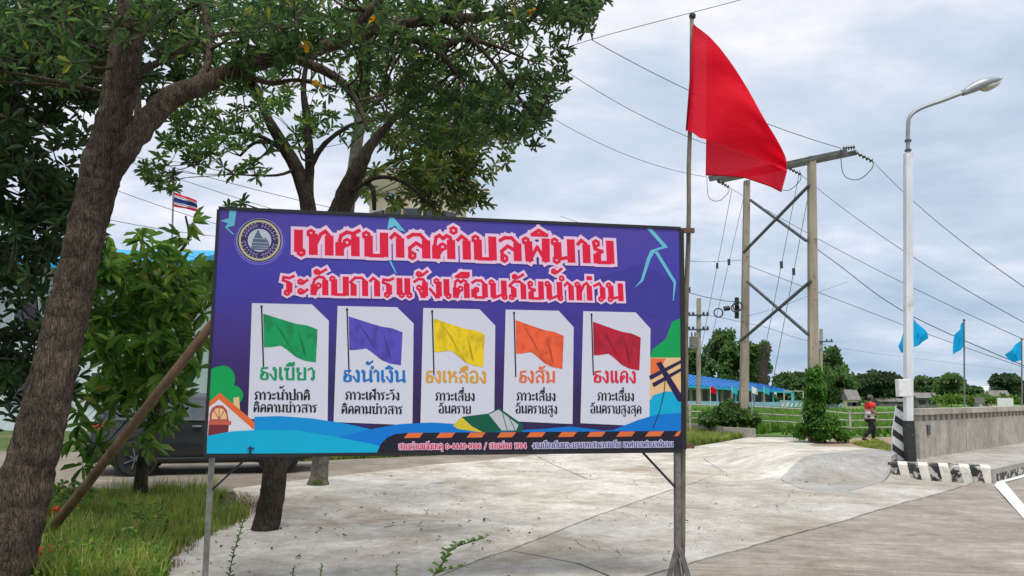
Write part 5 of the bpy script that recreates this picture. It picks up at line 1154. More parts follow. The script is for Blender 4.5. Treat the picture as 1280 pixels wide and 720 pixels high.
# far grass: kerb strip, behind the apron, fence line, field
m = MB(); tufts(m, scatter(gp((845, 556), (900, 552), (935, 545), (940, 536), (850, 531)), 2600, r, -.05), r, .1, .3, 6, .014)
tufts(m, scatter(gp((1066, 560), (1100, 556), (1116, 566), (1114, 577), (1096, 570)), 420, r, .12), r, .04, .13, 6, .01)
tufts(m, scatter(gp((360, 575), (520, 568), (560, 566), (380, 568), (200, 578)), 1500, r, -.06), r, .08, .2, 6, .014)
m.build('strip_grass', grass_m)['kind'] = 'stuff'
m = MB()
fl_ = [(6.5, 33), (60, 33), (120, 90), (20, 90)]; tufts(m, scatter([(5, 34), (28, 30.5), (44, 44), (60, 75), (14, 75)], 7000, r, -.15), r, .25, .7, 5, .04)
tufts(m, scatter([(2, 36), (30, 34), (34, 40), (6, 44)], 1800, r, -.1), r, .3, .8, 6, .025)
m.build('meadow_grass', grassf_m)['kind'] = 'stuff'

# low kerb wall behind the apron, and pipe fence
kw = [G(845, 538), G(872, 540), G(905, 545), G(945, 547)]
t = empty('low_retaining_wall', kw[0], 0, 'low brownish concrete retaining wall between the apron and the field', 'wall')
for i in range(3):
    a, b = kw[i], kw[i + 1]; a = Vector((a.x, a.y, -.15)); b = Vector((b.x, b.y, -.15)); m = MB(); m.prism([a, b, b + Vector((.05, .25, 0)), a + Vector((.05, .25, 0))], (0, 0, .48)); m.build('wall_section', dirt_m if False else wall_m, t)
fp_ = [(862, 32.5, 506), (940, 32.5, 508.5), (1003, 31.5, 511.5), (1062, 30.5, 517), (1124, 29.5, 515.5)]
t = empty('pipe_fence', P(862, 530, 32.5), 0, 'pale weathered pipe fence with three rails in front of the green field', 'fence')
railm = M('rail_paint', (.48, .47, .41), (.30, .29, .25), scale=5, rough=.8, c3=(.25, .18, .12), s3=3)
tops = [P(x, y, d) for x, d, y in fp_]
for k_ in range(3):
    for i in range(len(tops) - 1):
        m = MB(); m.tube([tops[i] - Z * .27 * k_, tops[i + 1] - Z * .27 * k_], .026, 6); m.build('rail', railm, t, smooth=True)
for i, q in enumerate(tops): m = MB(); m.bar(Vector((q.x, q.y, -.2)), q + Z * .08, .08, .08, (0, 1, 0)); m.build('fence_post', railm, t)

# vine over the right post, bush at the left post
def mass(name, label, cat, blobs, mat, Lh, seed, n_leaf=5, wr=.6, group=None, trunk=None, gaps=.3, gs=1.2):
    r = random.Random(seed); c0 = P(*blobs[0][:3]); t = empty(name, (c0.x, c0.y, 0), 0, label, cat, group); m = MB(); off = Vector((seed, 0, 0))
    for (x, y, d, rx, ry, rd, n_) in blobs:
        k = 0; tries = 0
        while k < n_ and tries < n_ * 8:
            tries += 1; v = rv(r) * (r.random() ** .4); p = P(x + v.x * rx, y + v.z * ry, d + v.y * rd)
            if noise.noise(p * gs + off) * .5 + .5 < gaps: continue
            whorl(m, p, r, Lh, n_leaf, (Vector((v.x, v.y, .6)) + rv(r) * .7).normalized(), wr, (-.2, .8)); k += 1
    m.build('foliage', mat, t, kind='stuff')
    if trunk:
        mt = MB()
        for pts in trunk: mt.tube(spline([P(x, y, d) for x, y, d, q in pts], 4), [(pts[min(int(k / 4), len(pts) - 1)][3]) * pts[0][2] / F for k in range((len(pts) - 1) * 4 + 1)], 8, .1)
        mt.build('trunk', barkd_m, t, smooth='all')
    return t
mass('climbing_vine', 'bright green climbing vine wrapped round the foot of the right concrete post', 'vine', [(1018, 470, 27.3, 9, 16, .35, 190), (1019, 490, 27.3, 12, 20, .5, 260), (1018, 512, 27.3, 13, 32, .5, 430), (1030, 534, 27.2, 20, 17, .7, 280), (1054, 544, 27.4, 12, 7, .6, 60), (1000, 540, 27.4, 10, 10, .5, 70)], leafV, .15, 5)
mass('roadside_bush', 'leafy green bush at the foot of the left concrete post', 'bush', [(915, 517, 31.8, 22, 17, 1, 330), (888, 524, 31.8, 16, 8, .8, 120), (940, 525, 31.6, 10, 8, .6, 60)], leafB, .18, 6)
# far trees
def ftree(x, ytop, ybase, wpx, d, label, mat, seed, shape='round', Lh=None, dens=1.0, name='field_tree', group='trees beyond the field'):
    h_ = (ybase - ytop); blobs = []; r2 = random.Random(seed); Lh = Lh or d * .0062
    if shape == 'umbrella':
        for i in range(15): u = (i / 14 - .5) * 2; cy = ytop + h_ * (.17 + .58 * u * u + .10 * r2.random()); blobs.append((x + u * wpx * .5, cy + h_ * .08, d + r2.uniform(-3, 3), wpx * .10, h_ * .2, 3, int(100 * dens)))
        for i in range(9): u = (i / 8 - .5) * 1.7; blobs.append((x + u * wpx * .5, ytop + h_ * .62, d + r2.uniform(-3, 3), wpx * .12, h_ * .24, 3, int(70 * dens)))
    else:
        k = 11
        for i in range(k):
            v = i / (k - 1); ww = wpx * .5 * math.sin(math.pi * min(.95, .18 + .8 * v)) ** .7; 
            for s in (-1, 0, 1):
                blobs.append((x + s * ww * .6 + r2.uniform(-.14, .14) * wpx, ytop + h_ * (.1 + .78 * v) + r2.uniform(-.05, .05) * h_, d + r2.uniform(-2, 2), wpx * r2.uniform(.1, .2), h_ * r2.uniform(.07, .12), 2, int(34 * dens)))
    tk = [[(x, ybase + 2, d, 2.2), (x + 1, ytop + h_ * .6, d, 1.6), (x, ytop + h_ * .25, d, .8)]]
    return mass(name, label, 'tree', blobs, mat, Lh, seed, n_leaf=4, wr=.55, group=group, trunk=tk, gs=.28, gaps=.34)
ftree(866, 436, 500, 34, 150, 'dark round tree showing left of the school roof, next to the board edge', leafF, 61)
ftree(900, 416, 500, 42, 158, 'tallest bushy tree rising behind the blue school roof', leafF, 62)
ftree(925, 428, 502, 52, 145, 'broad yellowish green tree behind the left concrete post', leafB, 63)
ftree(945, 428, 503, 34, 152, 'green tree just left of the bare palm stump', leafF, 64)
ftree(993, 468, 502, 50, 150, 'low dark trees right of the school roof end', leafF, 65)
ftree(1035, 436, 503, 38, 95, 'tall ragged tree just right of the vine covered post', leafF, 66)
ftree(1048, 460, 503, 44, 90, 'bushy tree in front of the ragged tree, right of the vine', leafB, 67)
ftree(1096, 461, 501, 84, 130, 'wide umbrella shaped dark rain tree behind the walking man', leafR, 68, 'umbrella', dens=1.5)
ftree(1158, 474, 501, 40, 140, 'low green tree just right of the lamp post', leafF, 69)
ftree(1188, 470, 501, 36, 130, 'light green bushy tree between the lamp post and the middle blue flag', leafB, 70)
ftree(1214, 486, 501, 24, 120, 'small green bush right of the middle flagpole', leafF, 71)
ftree(1257, 470, 501, 36, 110, 'dark wide tree at the right edge beside the white roofed house', leafR, 72)
ftree(1290, 478, 501, 30, 120, 'tree cut by the right edge of the picture', leafR, 73)
mass('hedge', 'long low green hedge at the far side of the field', 'hedge', [(960 + i * 24, 500 + (i % 3), 170, 16, 4.5, 3, 60) for i in range(15)], leafF, 1.0, 77, n_leaf=4)
mass('crop_row', 'light green row of banana like plants before the far houses', 'plants', [(1170 + i * 9, 500, 100, 5, 4, 1, 18) for i in range(12)], leafP, .7, 78, n_leaf=4, wr=.3)
# bare palm stump
t = empty('bare_palm_stump', P(955, 503, 140), 0, 'bare dead palm trunk with a ragged top beside the green tree', 'tree')
m = MB(); m.tube([P(956, 503, 140), P(954, 470, 140), P(956, 445, 140), P(958, 432, 140)], [1.0, .75, .75, .95], 8, .25); m.build('trunk', barkd_m, t, smooth='all')
m = MB()
for i in range(40): whorl(m, P(957 + r.uniform(-4, 4), 434 + r.uniform(-6, 8), 140 + r.uniform(-1, 1)), r, .8, 3, wr=.25)
m.build('foliage', leafF, t, kind='stuff')

# ------------------------------------------------------------------ far buildings
def wallm(n_, rgb): return M(n_, srgb(*rgb), tuple(k * .8 for k in srgb(*rgb)), scale=1.2, rough=.85, c3=tuple(k * .55 for k in srgb(*rgb)), s3=.6, t3=(.6, .8))
cream = wallm('cream_wall', (222, 206, 178)); paleblue = wallm('pale_blue_wall', (140, 180, 196)); bluer = M('blue_roof', (.006, .17, .50), (.005, .13, .40), scale=.4, rough=.45, stretch=(6, 1, 1)); teal = flat('teal_paint', (40, 170, 190)); glassd = M('window_dark', (.03, .04, .05), (.015, .02, .03), rough=.15, spec=.8); whitew = wallm('white_wall', (222, 224, 222)); greyroof = M('grey_roof', (.22, .2, .19), (.13, .12, .115), scale=2, rough=.8); 
dS = 118
def W(px, z, d): q = P(px, 495, d); return Vector((q.x, q.y, z))
sch = empty('school_building', W(900, 0, dS), 0, 'long low school with bright blue metal roof and pale blue walls across the field', 'building')
xl, xr = P(812, 495, dS).x, P(984, 495, dS - 6).x
m = MB(); m.prism([(xl, dS, -.3), (xr - 1.5, dS - 5, -.3), (xr - 1.5, dS + 5, -.3), (xl, dS + 9, -.3)], (0, 0, 2.7)); m.build('wall', cream, sch)
m = MB(); ea, eb2 = Vector((xl - 1, dS - 2.6, 3.0)), Vector((xr, dS - 8, 1.95)); ra, rb = Vector((xl - 1, dS + 4, 5.3)), Vector((xr - 2.5, dS - 3, 2.9))
m.add([ea, eb2, rb, ra, ea - Z * .12, eb2 - Z * .12, Vector((xr, dS + 7, 1.75)), Vector((xl - 1, dS + 11, 2.35))], [(0, 1, 2, 3), (0, 4, 5, 1), (1, 6, 2), (3, 2, 6, 7)]); m.build('roof', bluer, sch)
for i in range(26):
    f = (i + .5) / 26; m = MB(); m.bar(ea.lerp(eb2, f) + Z * .03, ra.lerp(rb, f) + Z * .03, .09, .08); m.build('roof_rib', bluer, sch)
m = MB(); m.bar(ea - Vector((0, .1, .26)), eb2 - Vector((0, .1, .2)), .1, .26); m.build('fascia', teal, sch)
for i in range(9):
    f = i / 8; a = ea.lerp(eb2, f); m = MB(); m.bar(Vector((a.x + .1, a.y + .4, -.3)), Vector((a.x + .1, a.y + .4, a.z - .3)), .22, .22); m.build('column', teal if i % 2 else paleblue, sch)
for i in range(12):
    f = (i + .5) / 12; x = xl + (xr - 1.5 - xl) * f; y = dS - 5 * f - .06; m = MB(); m.box((x, y, 1.15), (.8 if i % 3 else 1.3, .1, 1.5), Matrix.Rotation(-.25, 3, 'Z')); m.build('window', glassd, sch)
m = MB(); lw0, lw1 = Vector((xl, dS - 3.4, -.3)), Vector((xr - .5, dS - 9, -.3)); m.prism([lw0, lw1, lw1 + Vector((0, .2, 0)), lw0 + Vector((0, .2, 0))], (0, 0, .7)); m.build('low_wall', paleblue, sch)
for i, x in enumerate((888, 915, 940, 955)):
    q = W(x, 0, dS - 8); t = empty('small_flag', q, 0, ['small flag on a staff in front of the school door', 'small teal flag before the middle of the school', 'small pale flag near the right part of the school', 'small teal flag right of the left concrete post foot'][i], 'flag', 'small flags in front of the school'); m = MB(); m.tube([q, q + Z * 2.6], .03, 5); m.build('flagpole', white_m, t)
    m = MB(); m.prism([q + Vector((.03, -.0, 2.55)), q + Vector((.85, .1, 2.2)), q + Vector((.8, .1, 1.35)), q + Vector((.03, 0, 1.65))], (0, .03, 0)); m.build('cloth', [red_m, teal, white_m, teal][i], t)
# blue and white painted field wall
for (x0, x1, y, lb) in ((975, 1003, 503, 'short blue and white painted wall left of the vine covered post'), (1030, 1056, 505, 'short blue and white painted wall right of the vine covered post')):
    d = 95; a, b = W(x0, -.2, d), W(x1, -.2, d); t = empty('painted_wall', a, 0, lb, 'wall'); m = MB(); m.prism([a, b, b + Vector((0, .2, 0)), a + Vector((0, .2, 0))], (0, 0, 1.0)); m.build('wall', paleblue, t)
    for i in range(5): q = a.lerp(b, (i + .5) / 5); m = MB(); m.prism([q + Vector((-.2, -.01, .2)), q + Vector((.1, -.01, .75)), q + Vector((.3, -.01, .7)), q + Vector((.0, -.01, .2))], (0, -.01, 0)); m.build('white_motif', white_m, t)
# teal goal like frame
t = empty('teal_frame', W(988, 0, 90), 0, 'teal and brown play frame in the field right of the school', 'frame')
for x in (980, 992, 1004): q = W(x, -.2, 90); m = MB(); m.bar(q, q + Z * 2.1, .12, .12); m.build('upright', teal if x == 992 else railm, t)
m = MB(); m.bar(W(979, 1.9, 90), W(1005, 1.9, 90), .12, .12); m.build('top_bar', railm, t)
def house(x0, x1, d, zw, zr, wm, rm, label, name='house'):
    a, b = W(x0, 0, d), W(x1, 0, d); t = empty(name, a, 0, label, 'house'); dp = 1.6; o = Vector((0, dp, 0))
    m = MB(); m.prism([a - Z * .3, b - Z * .3, b + o - Z * .3, a + o - Z * .3], (0, 0, zw + .3)); m.build('wall', wm, t)
    ex_ = Vector((.2, 0, 0)); m = MB(); e0 = a - ex_ - Vector((0, .25, 0)) + Z * zw; e1_ = b + ex_ - Vector((0, .25, 0)) + Z * zw; r0, r1 = a - ex_ + o / 2 + Z * zr, b + ex_ + o / 2 + Z * zr; e2_, e3 = b + ex_ + o + Vector((0, .25, 0)) + Z * zw, a - ex_ + o + Vector((0, .25, 0)) + Z * zw
    m.add([e0, e1_, r1, r0, e2_, e3], [(0, 1, 2, 3), (3, 2, 4, 5), (0, 3, 5), (1, 4, 2)]); m.build('roof', rm, t)
    w_ = (b - a).length; n_ = max(2, int(w_ / 2.5))
    for i in range(n_): q = a.lerp(b, (i + .5) / n_); m = MB(); m.box(q + Vector((0, -.02, zw * .55)), (.9, .1, zw * .38)); m.build('window', glassd, t)
    return t
house(1061, 1073, 85, 1.0, 2.1, cream, greyroof, 'small house with grey roof and pale wall left of the rain tree')
house(1146, 1171, 105, 1.2, 1.9, greyroof, greyroof, 'low building with a long grey roof right of the lamp post')
house(1216, 1240, 120, 1.6, 3.0, whitew, M('white_roof', (.72, .72, .74), (.6, .6, .62), rough=.6), 'house with a bright white roof near the right edge')
house(1240, 1262, 105, 1.3, 2.3, cream, greyroof, 'dark roofed house half hidden by the tree at the right edge')
house(1098, 1134, 125, .5, 1.0, greyroof, greyroof, 'low pale shed under the rain tree behind the junction box')
for i, x in enumerate((1224, 1256)):
    q = W(x, -.2, 60 if i else 95); t = empty('field_sign', q, 0, ['small board on posts before the white roofed house', 'small white sign board in front of the dark tree at the right'][i], 'sign'); m = MB(); m.box(q + Z * (1.25), (1.2, .06, .8)); m.build('panel', white_m if i else greyroof, t); m = MB(); m.bar(q + Vector((-.4, .05, 0)), q + Vector((-.4, .05, 1.3)), .07); m.bar(q + Vector((.4, .05, 0)), q + Vector((.4, .05, 1.3)), .07); m.build('posts', greyroof, t)

# cream domed building top behind the board
dC = 34; cc = P(522, 300, dC); 
t = empty('cream_pavilion', (cc.x, cc.y, 0), 0, 'cream curved building with pale blue roof showing above the board through the leaves', 'building')
rp_ = 75 * dC / F; z1 = P(522, 232, dC).z; zt = P(522, 178, dC).z
m = MB(); m.lathe([(rp_ * .82, -.2), (rp_ * .82, z1 - 1.0), (rp_ * .86, z1 - .9), (rp_, z1 - .35), (rp_ * 1.02, z1), (rp_ * .96, z1 + .05)], (cc.x, cc.y, 0), 32); m.build('wall', cream, t, smooth=True)
m = MB(); m.lathe([(rp_ * 1.04, z1 + .052), (rp_ * 1.04, z1 + .14), (rp_ * .6, z1 + .8), (rp_ * .05, zt)], (cc.x, cc.y, 0), 32); m.build('roof', M('pale_blue_roof', (.45, .62, .70), (.33, .5, .6), scale=2, rough=.5), t, smooth=True)
m = MB(); q = P(552, 232, dC - rp_ - .1)
for a_ in range(-3, 4): m.bar(q, q + Vector((math.sin(a_ * .35) * .6, 0, math.cos(a_ * .35) * .65)), .09, .05)
m.build('blue_ornament', flat('ornament_blue', (30, 160, 200)), t)
q = P(491, 248, dC - rp_ - .1); m = MB(); m.box(q, (.62, .25, .34), Matrix.Rotation(.35, 3, 'Y'), .03); f_ = m.build('floodlight', black_m, t)
m = MB(); m.box(q + Vector((0, -.14, 0)), (.36, .02, .18), Matrix.Rotation(.35, 3, 'Y')); m.build('lens', flat('lens_blue', (150, 185, 215), rough=.2), f_)
for i in range(5):
    a_ = -math.pi / 2 + (i - 2) * .38; q = Vector((cc.x + math.cos(a_) * rp_ * .83, cc.y + math.sin(a_) * rp_ * .83, z1 - 2.2)); m = MB(); m.box(q, (.7, .1, 1.3), Matrix.Rotation(a_ + math.pi / 2, 3, 'Z')); m.build('window', glassd, t)
# office building behind the left trees
dO = 31; t = empty('office_building', W(60, 0, dO), 0, 'white office building with blue roof glimpsed through the leaves at the left', 'building')
xa, xb = P(-260, 495, dO).x, P(205, 495, dO).x; zr_ = P(100, 330, dO).z
m = MB(); m.box(((xa + xb) / 2, dO + 4, zr_ / 2 - .1), (xb - xa, 8, zr_)); m.build('wall', M('office_wall', (.60, .66, .68), (.5, .56, .6), scale=.8, rough=.85), t)
m = MB(); zc = zr_ + .004; m.add([(xa - .8, dO - 1.2, zc - .1), (xb + .8, dO - 1.2, zc - .1), (xb + .8, dO + 4, zc + 1.3), (xa - .8, dO + 4, zc + 1.3), (xb + .8, dO + 9, zc - .1), (xa - .8, dO + 9, zc - .1), (xa - .8, dO - 1.2, zc - .35), (xb + .8, dO - 1.2, zc - .35)], [(0, 1, 2, 3), (3, 2, 4, 5), (0, 3, 5), (1, 4, 2), (6, 7, 1, 0)]); m.build('roof', flat('office_roof', (30, 150, 200)), t)
for j in range(2):
    for i in range(9):
        x = xa + (xb - xa) * (i + .5) / 9; z_ = 1.6 + j * 2.9; m = MB(); m.box((x, dO - .02, z_), (1.0, .12, 1.3)); f_ = m.build('window', white_m, t); m = MB(); m.box((x, dO - .09, z_), (.84, .04, 1.14)); m.build('pane', glassd, f_)
# national flag
q = P(213, 470, 27); tq = P(217, 232, 27); t = empty('national_flag', (q.x, q.y, 0), 0, 'red, white and blue striped national flag on a thin mast seen beside the big trunk', 'flag')
m = MB(); m.tube([Vector((q.x, q.y, 0)), tq], .03, 6); m.build('flagpole', steel_m, t)
fa, fb, fc, fd_ = P(217, 240, 27), P(216, 258, 27), P(246, 264, 27), P(245, 250, 27)
nb = [red_m, white_m, clothmat('navy_cloth', (.03, .045, .2)), white_m, red_m]; cuts = [0, 1 / 6, 2 / 6, 4 / 6, 5 / 6, 1]
whc = clothmat('white_cloth', (.7, .7, .72))
for i in range(5):
    g_ = quadfn(fa, fb, fc, fd_); v0, v1 = cuts[i], cuts[i + 1]
    wavy(lambda u, v: g_(u, v0 + (v1 - v0) * v), 12, 2, .10, 8, Vector((0, -1, 0))).build('stripe', whc if i in (1, 3) else nb[i], t, smooth='all')

# ------------------------------------------------------------------ parked car
hub_r = G(165, 594)
yaw = R(18); cx_, cy_ = hub_r.x, hub_r.y + .1
car = empty('parked_car', (cx_, cy_, -.035), yaw, 'dark charcoal car parked on the lane behind the billboard', 'car')
paint = M('car_paint', (.022, .024, .028), (.018, .02, .024), scale=2, rough=.25, spec=.7); trim = M('car_trim', (.012, .012, .013), (.01, .01, .01), rough=.6); cglass = M('car_glass', (.05, .065, .075), (.03, .04, .05), rough=.08, spec=.9)
tyre = M('tyre', (.02, .02, .02), (.013, .013, .013), scale=20, rough=.85); rim_m = M('rim', (.34, .35, .36), (.25, .25, .26), rough=.35, metal=.8); lampr = M('tail_lamp', (.55, .02, .015), (.4, .01, .01), rough=.15, spec=.8); platem = flat('plate', (226, 226, 222))
# local frame: rear axle at x=0,y=.8 ... right side (towards the camera) at y=-.0
stn = [(-.86, .70, .36, .80, .86, .60), (-.80, .82, .28, .96, 1.10, .62), (-.62, .86, .24, 1.02, 1.36, .62), (-.30, .88, .22, 1.04, 1.50, .64), (.4, .89, .22, 1.03, 1.56, .66), (1.2, .89, .22, 1.0, 1.55, .66), (1.85, .89, .22, .98, 1.42, .64), (2.35, .88, .22, .97, 1.10, .66), (2.55, .88, .22, .96, 1.02, .68), (3.0, .86, .24, .90, .95, .62), (3.35, .78, .28, .76, .82, .55), (3.48, .62, .36, .60, .64, .45)]
yc = .88
def ring(s): x, hw, z0, zb, zr__, rw = s; zmid = (z0 + zb) / 2; pts = [(-hw * .86, z0), (-hw * .98, z0 + .12), (-hw, zmid), (-hw * .96, zb), (-rw, zr__ - .06), (-rw * .8, zr__), (0, zr__ + .02), (rw * .8, zr__), (rw, zr__ - .06), (hw * .96, zb), (hw, zmid), (hw * .98, z0 + .12), (hw * .86, z0)]; return [Vector((x, yc + a, b)) for a, b in pts]
m = MB(); rs_ = [ring(s) for s in stn]; n_ = 13; vs = [v for q in rs_ for v in q]; fs = []
for i in range(len(stn) - 1):
    for k in range(n_): a = i * n_ + k; b = i * n_ + (k + 1) % n_; fs.append((a, a + n_, b + n_, b))
fs += [tuple(range(n_)), tuple(range(len(vs) - n_, len(vs)))[::-1]]
m.add(vs, fs); body = m.build('body', paint, car, local=True, smooth=True)
for (xa_, xb_, xc_, xd_) in ((-.42, .32, .30, -.10), (.42, 1.22, 1.16, .40), (1.30, 2.16, 1.70, 1.26)):
    m = MB(); y0_ = yc - .87; y1_ = yc - .69; m.prism([(xa_, y0_, 1.05), (xb_, y0_, 1.04), (xc_, y1_, 1.43), (xd_, y1_, 1.43)], (0, .06, 0)); m.build('window', cglass, car, local=True)
m = MB(); m.prism([(-.845, yc - .6, 1.06), (-.845, yc + .6, 1.06), (-.70, yc + .5, 1.35), (-.70, yc - .5, 1.35)], (.05, 0, 0)); m.build('rear_window', cglass, car, local=True)
for x in (.36, 1.25): m = MB(); m.box((x, yc - .893, .7), (.008, .012, .66)); m.build('door_seam', trim, car, local=True)
for x in (.18, 1.05): m = MB(); m.box((x, yc - .9, .93), (.17, .035, .03), bev=.008); m.build('door_handle', rim_m, car, local=True)
m = MB(); m.box((1.3, yc - .885, .3), (1.9, .06, .09), bev=.02); m.build('side_sill', trim, car, local=True)
m = MB(); m.box((2.15, yc - 1.0, 1.06), (.2, .2, .13), bev=.04); m.build('side_mirror', paint, car, local=True)
for x in (0, 2.6):
    for s in (-1, 1):
        yw = yc + s * .80; m = MB(); m.tube([(x, yw - s * .3, .34), (x, yw + s * .099, .34)], .40, 24); m.build('wheel_arch', trim, car, local=True)
        rx_ = Matrix.Rotation(math.pi / 2, 4, 'X'); m = MB(); m.lathe([(.21, -.1), (.30, -.11), (.335, -.08), (.335, .08), (.30, .11), (.21, .1)], (x, yw + s * .03, .335), 28, rx_.to_3x3()); wh = m.build('wheel', tyre, car, local=True, smooth=True)
        m = MB(); m.lathe([(.215, -.02), (.215, .02)], (x, yw + s * .10, .335), 20, rx_.to_3x3()); 
        for k in range(7): a_ = k * 2 * math.pi / 7; m.bar((x, yw + s * .125, .335), (x + .2 * math.cos(a_), yw + s * .125, .335 + .2 * math.sin(a_)), .02, .06, (0, 1, 0))
        m.build('rim', rim_m, wh, local=True)
m = MB(); m.prism([(-.83, yc - .84, .82), (-.50, yc - .90, .92), (-.52, yc - .89, 1.0), (-.80, yc - .80, .99)], (.03, .1, 0)); m.build('tail_lamp', lampr, car, local=True)
m = MB(); m.box((-.865, yc - .62, .9), (.05, .3, .14), bev=.02); m.build('tail_lamp', lampr, car, local=True); m = MB(); m.box((-.865, yc + .66, .9), (.05, .25, .14), bev=.02); m.build('tail_lamp', lampr, car, local=True)
m = MB(); m.box((-.885, yc, .66), (.03, .44, .16)); m.build('number_plate', platem, car, local=True)
m = MB(); m.box((-.86, yc, .42), (.12, 1.5, .2), bev=.05); m.build('rear_bumper', trim, car, local=True)

# ------------------------------------------------------------------ walking man
g_ = G(1089, 551.5); man = empty('person', (g_.x, g_.y, 0), R(0), 'man in grey cap, red and white shirt and black trousers walking', 'person')
# local: x = walking direction (right), y = away, z up; height 1.6
skin = M('skin', (.28, .15, .09), (.24, .13, .08), rough=.6); shirt = bpy.data.materials.new('shirt'); shirt.use_nodes = True
nt_ = shirt.node_tree; tcn = nt_.nodes.new('ShaderNodeTexCoord'); spn = nt_.nodes.new('ShaderNodeSeparateXYZ'); nzn = nt_.nodes.new('ShaderNodeTexNoise'); nzn.inputs['Scale'].default_value = 5; adn = nt_.nodes.new('ShaderNodeMath'); adn.operation = 'MULTIPLY_ADD'; adn.inputs[1].default_value = .25
rpn = nt_.nodes.new('ShaderNodeValToRGB'); nt_.links.new(tcn.outputs['Object'], spn.inputs[0]); nt_.links.new(tcn.outputs['Object'], nzn.inputs['Vector']); nt_.links.new(nzn.outputs[0], adn.inputs[0]); nt_.links.new(spn.outputs[2], adn.inputs[2]); nt_.links.new(adn.outputs[0], rpn.inputs[0])
rpn.color_ramp.elements[0].position = .98 ; rpn.color_ramp.elements[0].color = (.62, .56, .54, 1); rpn.color_ramp.elements[1].position = 1.0; rpn.color_ramp.elements[1].color = (.62, .56, .54, 1)
mrn = nt_.nodes.new('ShaderNodeMapRange'); nt_.links.new(adn.outputs[0], mrn.inputs[0]); mrn.inputs[1].default_value = 1.16; mrn.inputs[2].default_value = 1.28; mxn = nt_.nodes.new('ShaderNodeMixRGB'); mxn.inputs[1].default_value = (.62, .55, .53, 1); mxn.inputs[2].default_value = (.68, .02, .02, 1); nt_.links.new(mrn.outputs[0], mxn.inputs[0]); nt_.links.new(mxn.outputs[0], nt_.nodes['Principled BSDF'].inputs['Base Color'])
pants = M('black_trousers', (.018, .018, .02), (.01, .01, .012), scale=12, rough=.9); capm = M('cap_grey', (.12, .12, .13), (.08, .08, .09), rough=.9); shoe = M('shoe', (.03, .025, .02), (.02, .018, .015), rough=.7)
def skinned(name, verts, edges, rad, mat, sub=2, root=0):
    me = bpy.data.meshes.new(name); me.from_pydata(verts, edges, []); me.materials.append(mat); o = bpy.data.objects.new(name, me); C.objects.link(o); o.parent = man; WM[o.name] = WM[man.name]
    md = o.modifiers.new('skin', 'SKIN'); md.use_smooth_shade = True
    for i, q in enumerate(rad):
        sv = me.skin_vertices[0].data[i]; sv.radius = tuple(1.28 * k for k in (q if isinstance(q, tuple) else (q, q))); sv.use_root = (i == root)
    s = o.modifiers.new('sub', 'SUBSURF'); s.levels = sub; s.render_levels = sub; return o
J = dict(pel=(0, 0, .84), wai=(.005, 0, .98), che=(.0, 0, 1.16), sho=(-.01, 0, 1.30), nec=(.02, 0, 1.37), hea=(.04, 0, 1.46), crn=(.045, 0, 1.55),
 lh=(0, .09, .80), lk=(.16, .10, .46), la=(.12, .10, .09), lt=(.27, .10, .04), rh=(0, -.09, .80), rk=(-.02, -.10, .45), ra=(-.30, -.10, .13), rt=(-.19, -.10, .04),
 ls=(-.01, .17, 1.27), le=(.04, .24, 1.02), lw=(.19, .13, 1.0), ls2=(0, 0, 0), rs=(-.01, -.17, 1.27), re=(-.03, -.25, 1.02), rw=(.18, -.14, .98))
names = ['pel', 'wai', 'che', 'sho', 'nec', 'hea', 'crn', 'lh', 'lk', 'la', 'lt', 'rh', 'rk', 'ra', 'rt', 'ls', 'le', 'lw', 'rs', 're', 'rw']; ix = {n: i for i, n in enumerate(names)}
ed = [('pel', 'wai'), ('wai', 'che'), ('che', 'sho'), ('sho', 'nec'), ('nec', 'hea'), ('hea', 'crn'), ('pel', 'lh'), ('lh', 'lk'), ('lk', 'la'), ('la', 'lt'), ('pel', 'rh'), ('rh', 'rk'), ('rk', 'ra'), ('ra', 'rt'), ('sho', 'ls'), ('ls', 'le'), ('le', 'lw'), ('sho', 'rs'), ('rs', 're'), ('re', 'rw')]
rad = dict(pel=(.12, .10), wai=(.11, .09), che=(.13, .10), sho=(.10, .08), nec=.05, hea=.085, crn=.06, lh=.085, lk=.055, la=.035, lt=.025, rh=.085, rk=.055, ra=.035, rt=.025, ls=.055, le=.036, lw=.022, rs=.055, re=.036, rw=.022)
skinned('body', [J[n] for n in names], [(ix[a], ix[b]) for a, b in ed], [rad[n] for n in names], skin)
def sub(nm, ns, es, grow, mat):
    k = {n: i for i, n in enumerate(ns)}; rr = [(rad[n] if isinstance(rad[n], tuple) else (rad[n], rad[n])) for n in ns]; return skinned(nm, [J[n] for n in ns], [(k[a], k[b]) for a, b in es], [(a + grow, b + grow) for a, b in rr], mat)
J['lm'] = (.015, .205, 1.13); J['rm'] = (-.02, -.21, 1.13); rad['lm'] = .05; rad['rm'] = .05
J['hem'] = (0, 0, .74); rad['hem'] = (.15, .13); rad['pel'] = (.135, .12)
sub('shirt', ['che', 'wai', 'pel', 'sho', 'ls', 'lm', 'rs', 'rm', 'hem'], [('che', 'wai'), ('wai', 'pel'), ('pel', 'hem'), ('che', 'sho'), ('sho', 'ls'), ('ls', 'lm'), ('sho', 'rs'), ('rs', 'rm')], .036, shirt)
rad['pel'] = (.10, .08); rad['lh'] = rad['rh'] = .075
sub('trousers', ['pel', 'lh', 'lk', 'la', 'rh', 'rk', 'ra'], [('pel', 'lh'), ('lh', 'lk'), ('lk', 'la'), ('pel', 'rh'), ('rh', 'rk'), ('rk', 'ra')], .018, pants)
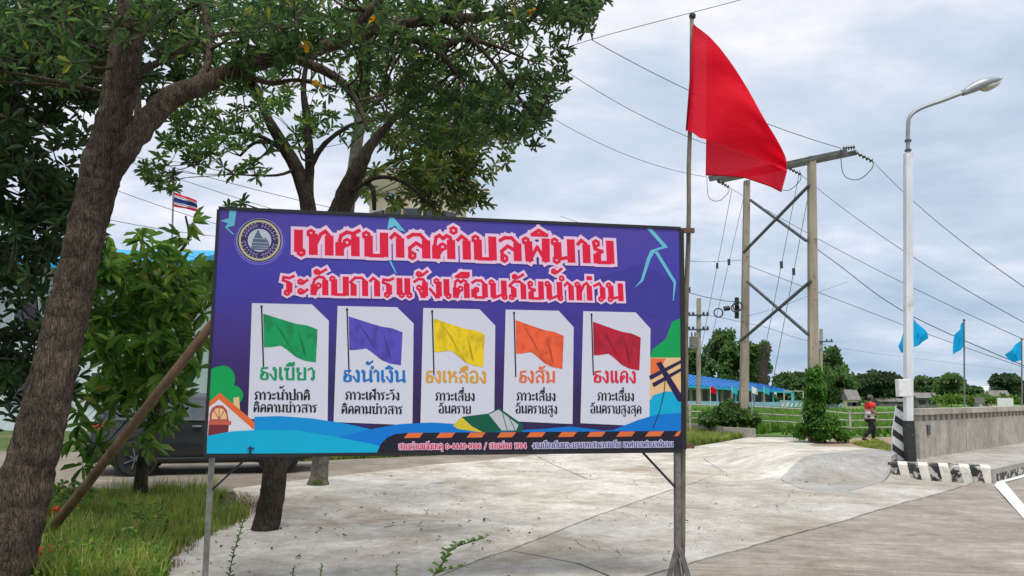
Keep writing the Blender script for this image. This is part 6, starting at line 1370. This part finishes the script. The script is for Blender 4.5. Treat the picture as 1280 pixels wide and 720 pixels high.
for a, b in (('la', 'lt'), ('ra', 'rt')):
    A_, B_ = Vector(J[a]), Vector(J[b]); m = MB(); hp_ = A_ - Vector((.05, 0, .03)); m.tube([hp_ + Z * (0), A_.lerp(B_, .4) - Z * .02, B_, B_ + (B_ - A_).normalized() * .04], [.045, .048, .042, .02], 10); m.build('shoe', shoe, man, local=True, smooth='all')
m = MB(); m.lathe([(.105, 1.50), (.108, 1.53), (.095, 1.58), (.06, 1.615), (.0, 1.625)], (.035, 0, 0), 16); m.prism([(.10, -.07, 1.512), (.20, -.05, 1.50), (.215, 0, 1.50), (.20, .05, 1.50), (.10, .07, 1.512)], (0, 0, .012)); m.build('cap', capm, man, local=True, smooth=True)
m = MB(); m.lathe([(.06, 1.40), (.092, 1.44), (.096, 1.50)], (.015, 0, 0), 14); m.build('hair', black_m, man, local=True, smooth=True)
m = MB(); m.tube([(.118, 0, 1.47), (.145, 0, 1.452), (.12, 0, 1.445)], [.012, .014, .01], 6)
for s in (-1, 1): m.tube([(.03, s * .085, 1.485), (.025, s * .10, 1.47), (.03, s * .088, 1.44)], [.012, .018, .01], 6)
m.build('nose_and_ears', skin, man, local=True, smooth='all')
m = MB()
for s in (-1, 1): m.box((.118, s * .03, 1.478), (.01, .022, .008))
m.box((.12, 0, 1.42), (.012, .05, .008)); m.build('eyes_and_mouth', black_m, man, local=True)
for a, s in (('lw', 1), ('rw', -1)):
    w0 = Vector(J[a]); m = MB(); m.tube([w0 - Vector((.01, 0, 0)), w0 + Vector((.04, 0, -.01)), w0 + Vector((.085, 0, -.02))], [.024, .034, .03], 8)
    for k in range(4): b = w0 + Vector((.08, (k - 1.5) * .017, -.02)); l_ = (.06, .072, .068, .052)[k]; m.tube([b, b + Vector((l_ * .5, 0, -.012)), b + Vector((l_ * .8, 0, -.04))], [.0095, .009, .007], 6)
    b = w0 + Vector((.03, -s * .025, -.0)); m.tube([b, b + Vector((.03, -s * .02, .0)), b + Vector((.055, -s * .022, -.015))], [.012, .010, .008], 6); m.build('hand', skin, man, local=True, smooth='all')
m = MB(); m.box((-.115, -.0, 1.19), (.006, .012, .16)); m.box((-.116, -.06, 1.26), (.006, .1, .014)); m.build('shirt_number', white_m, man, local=True)
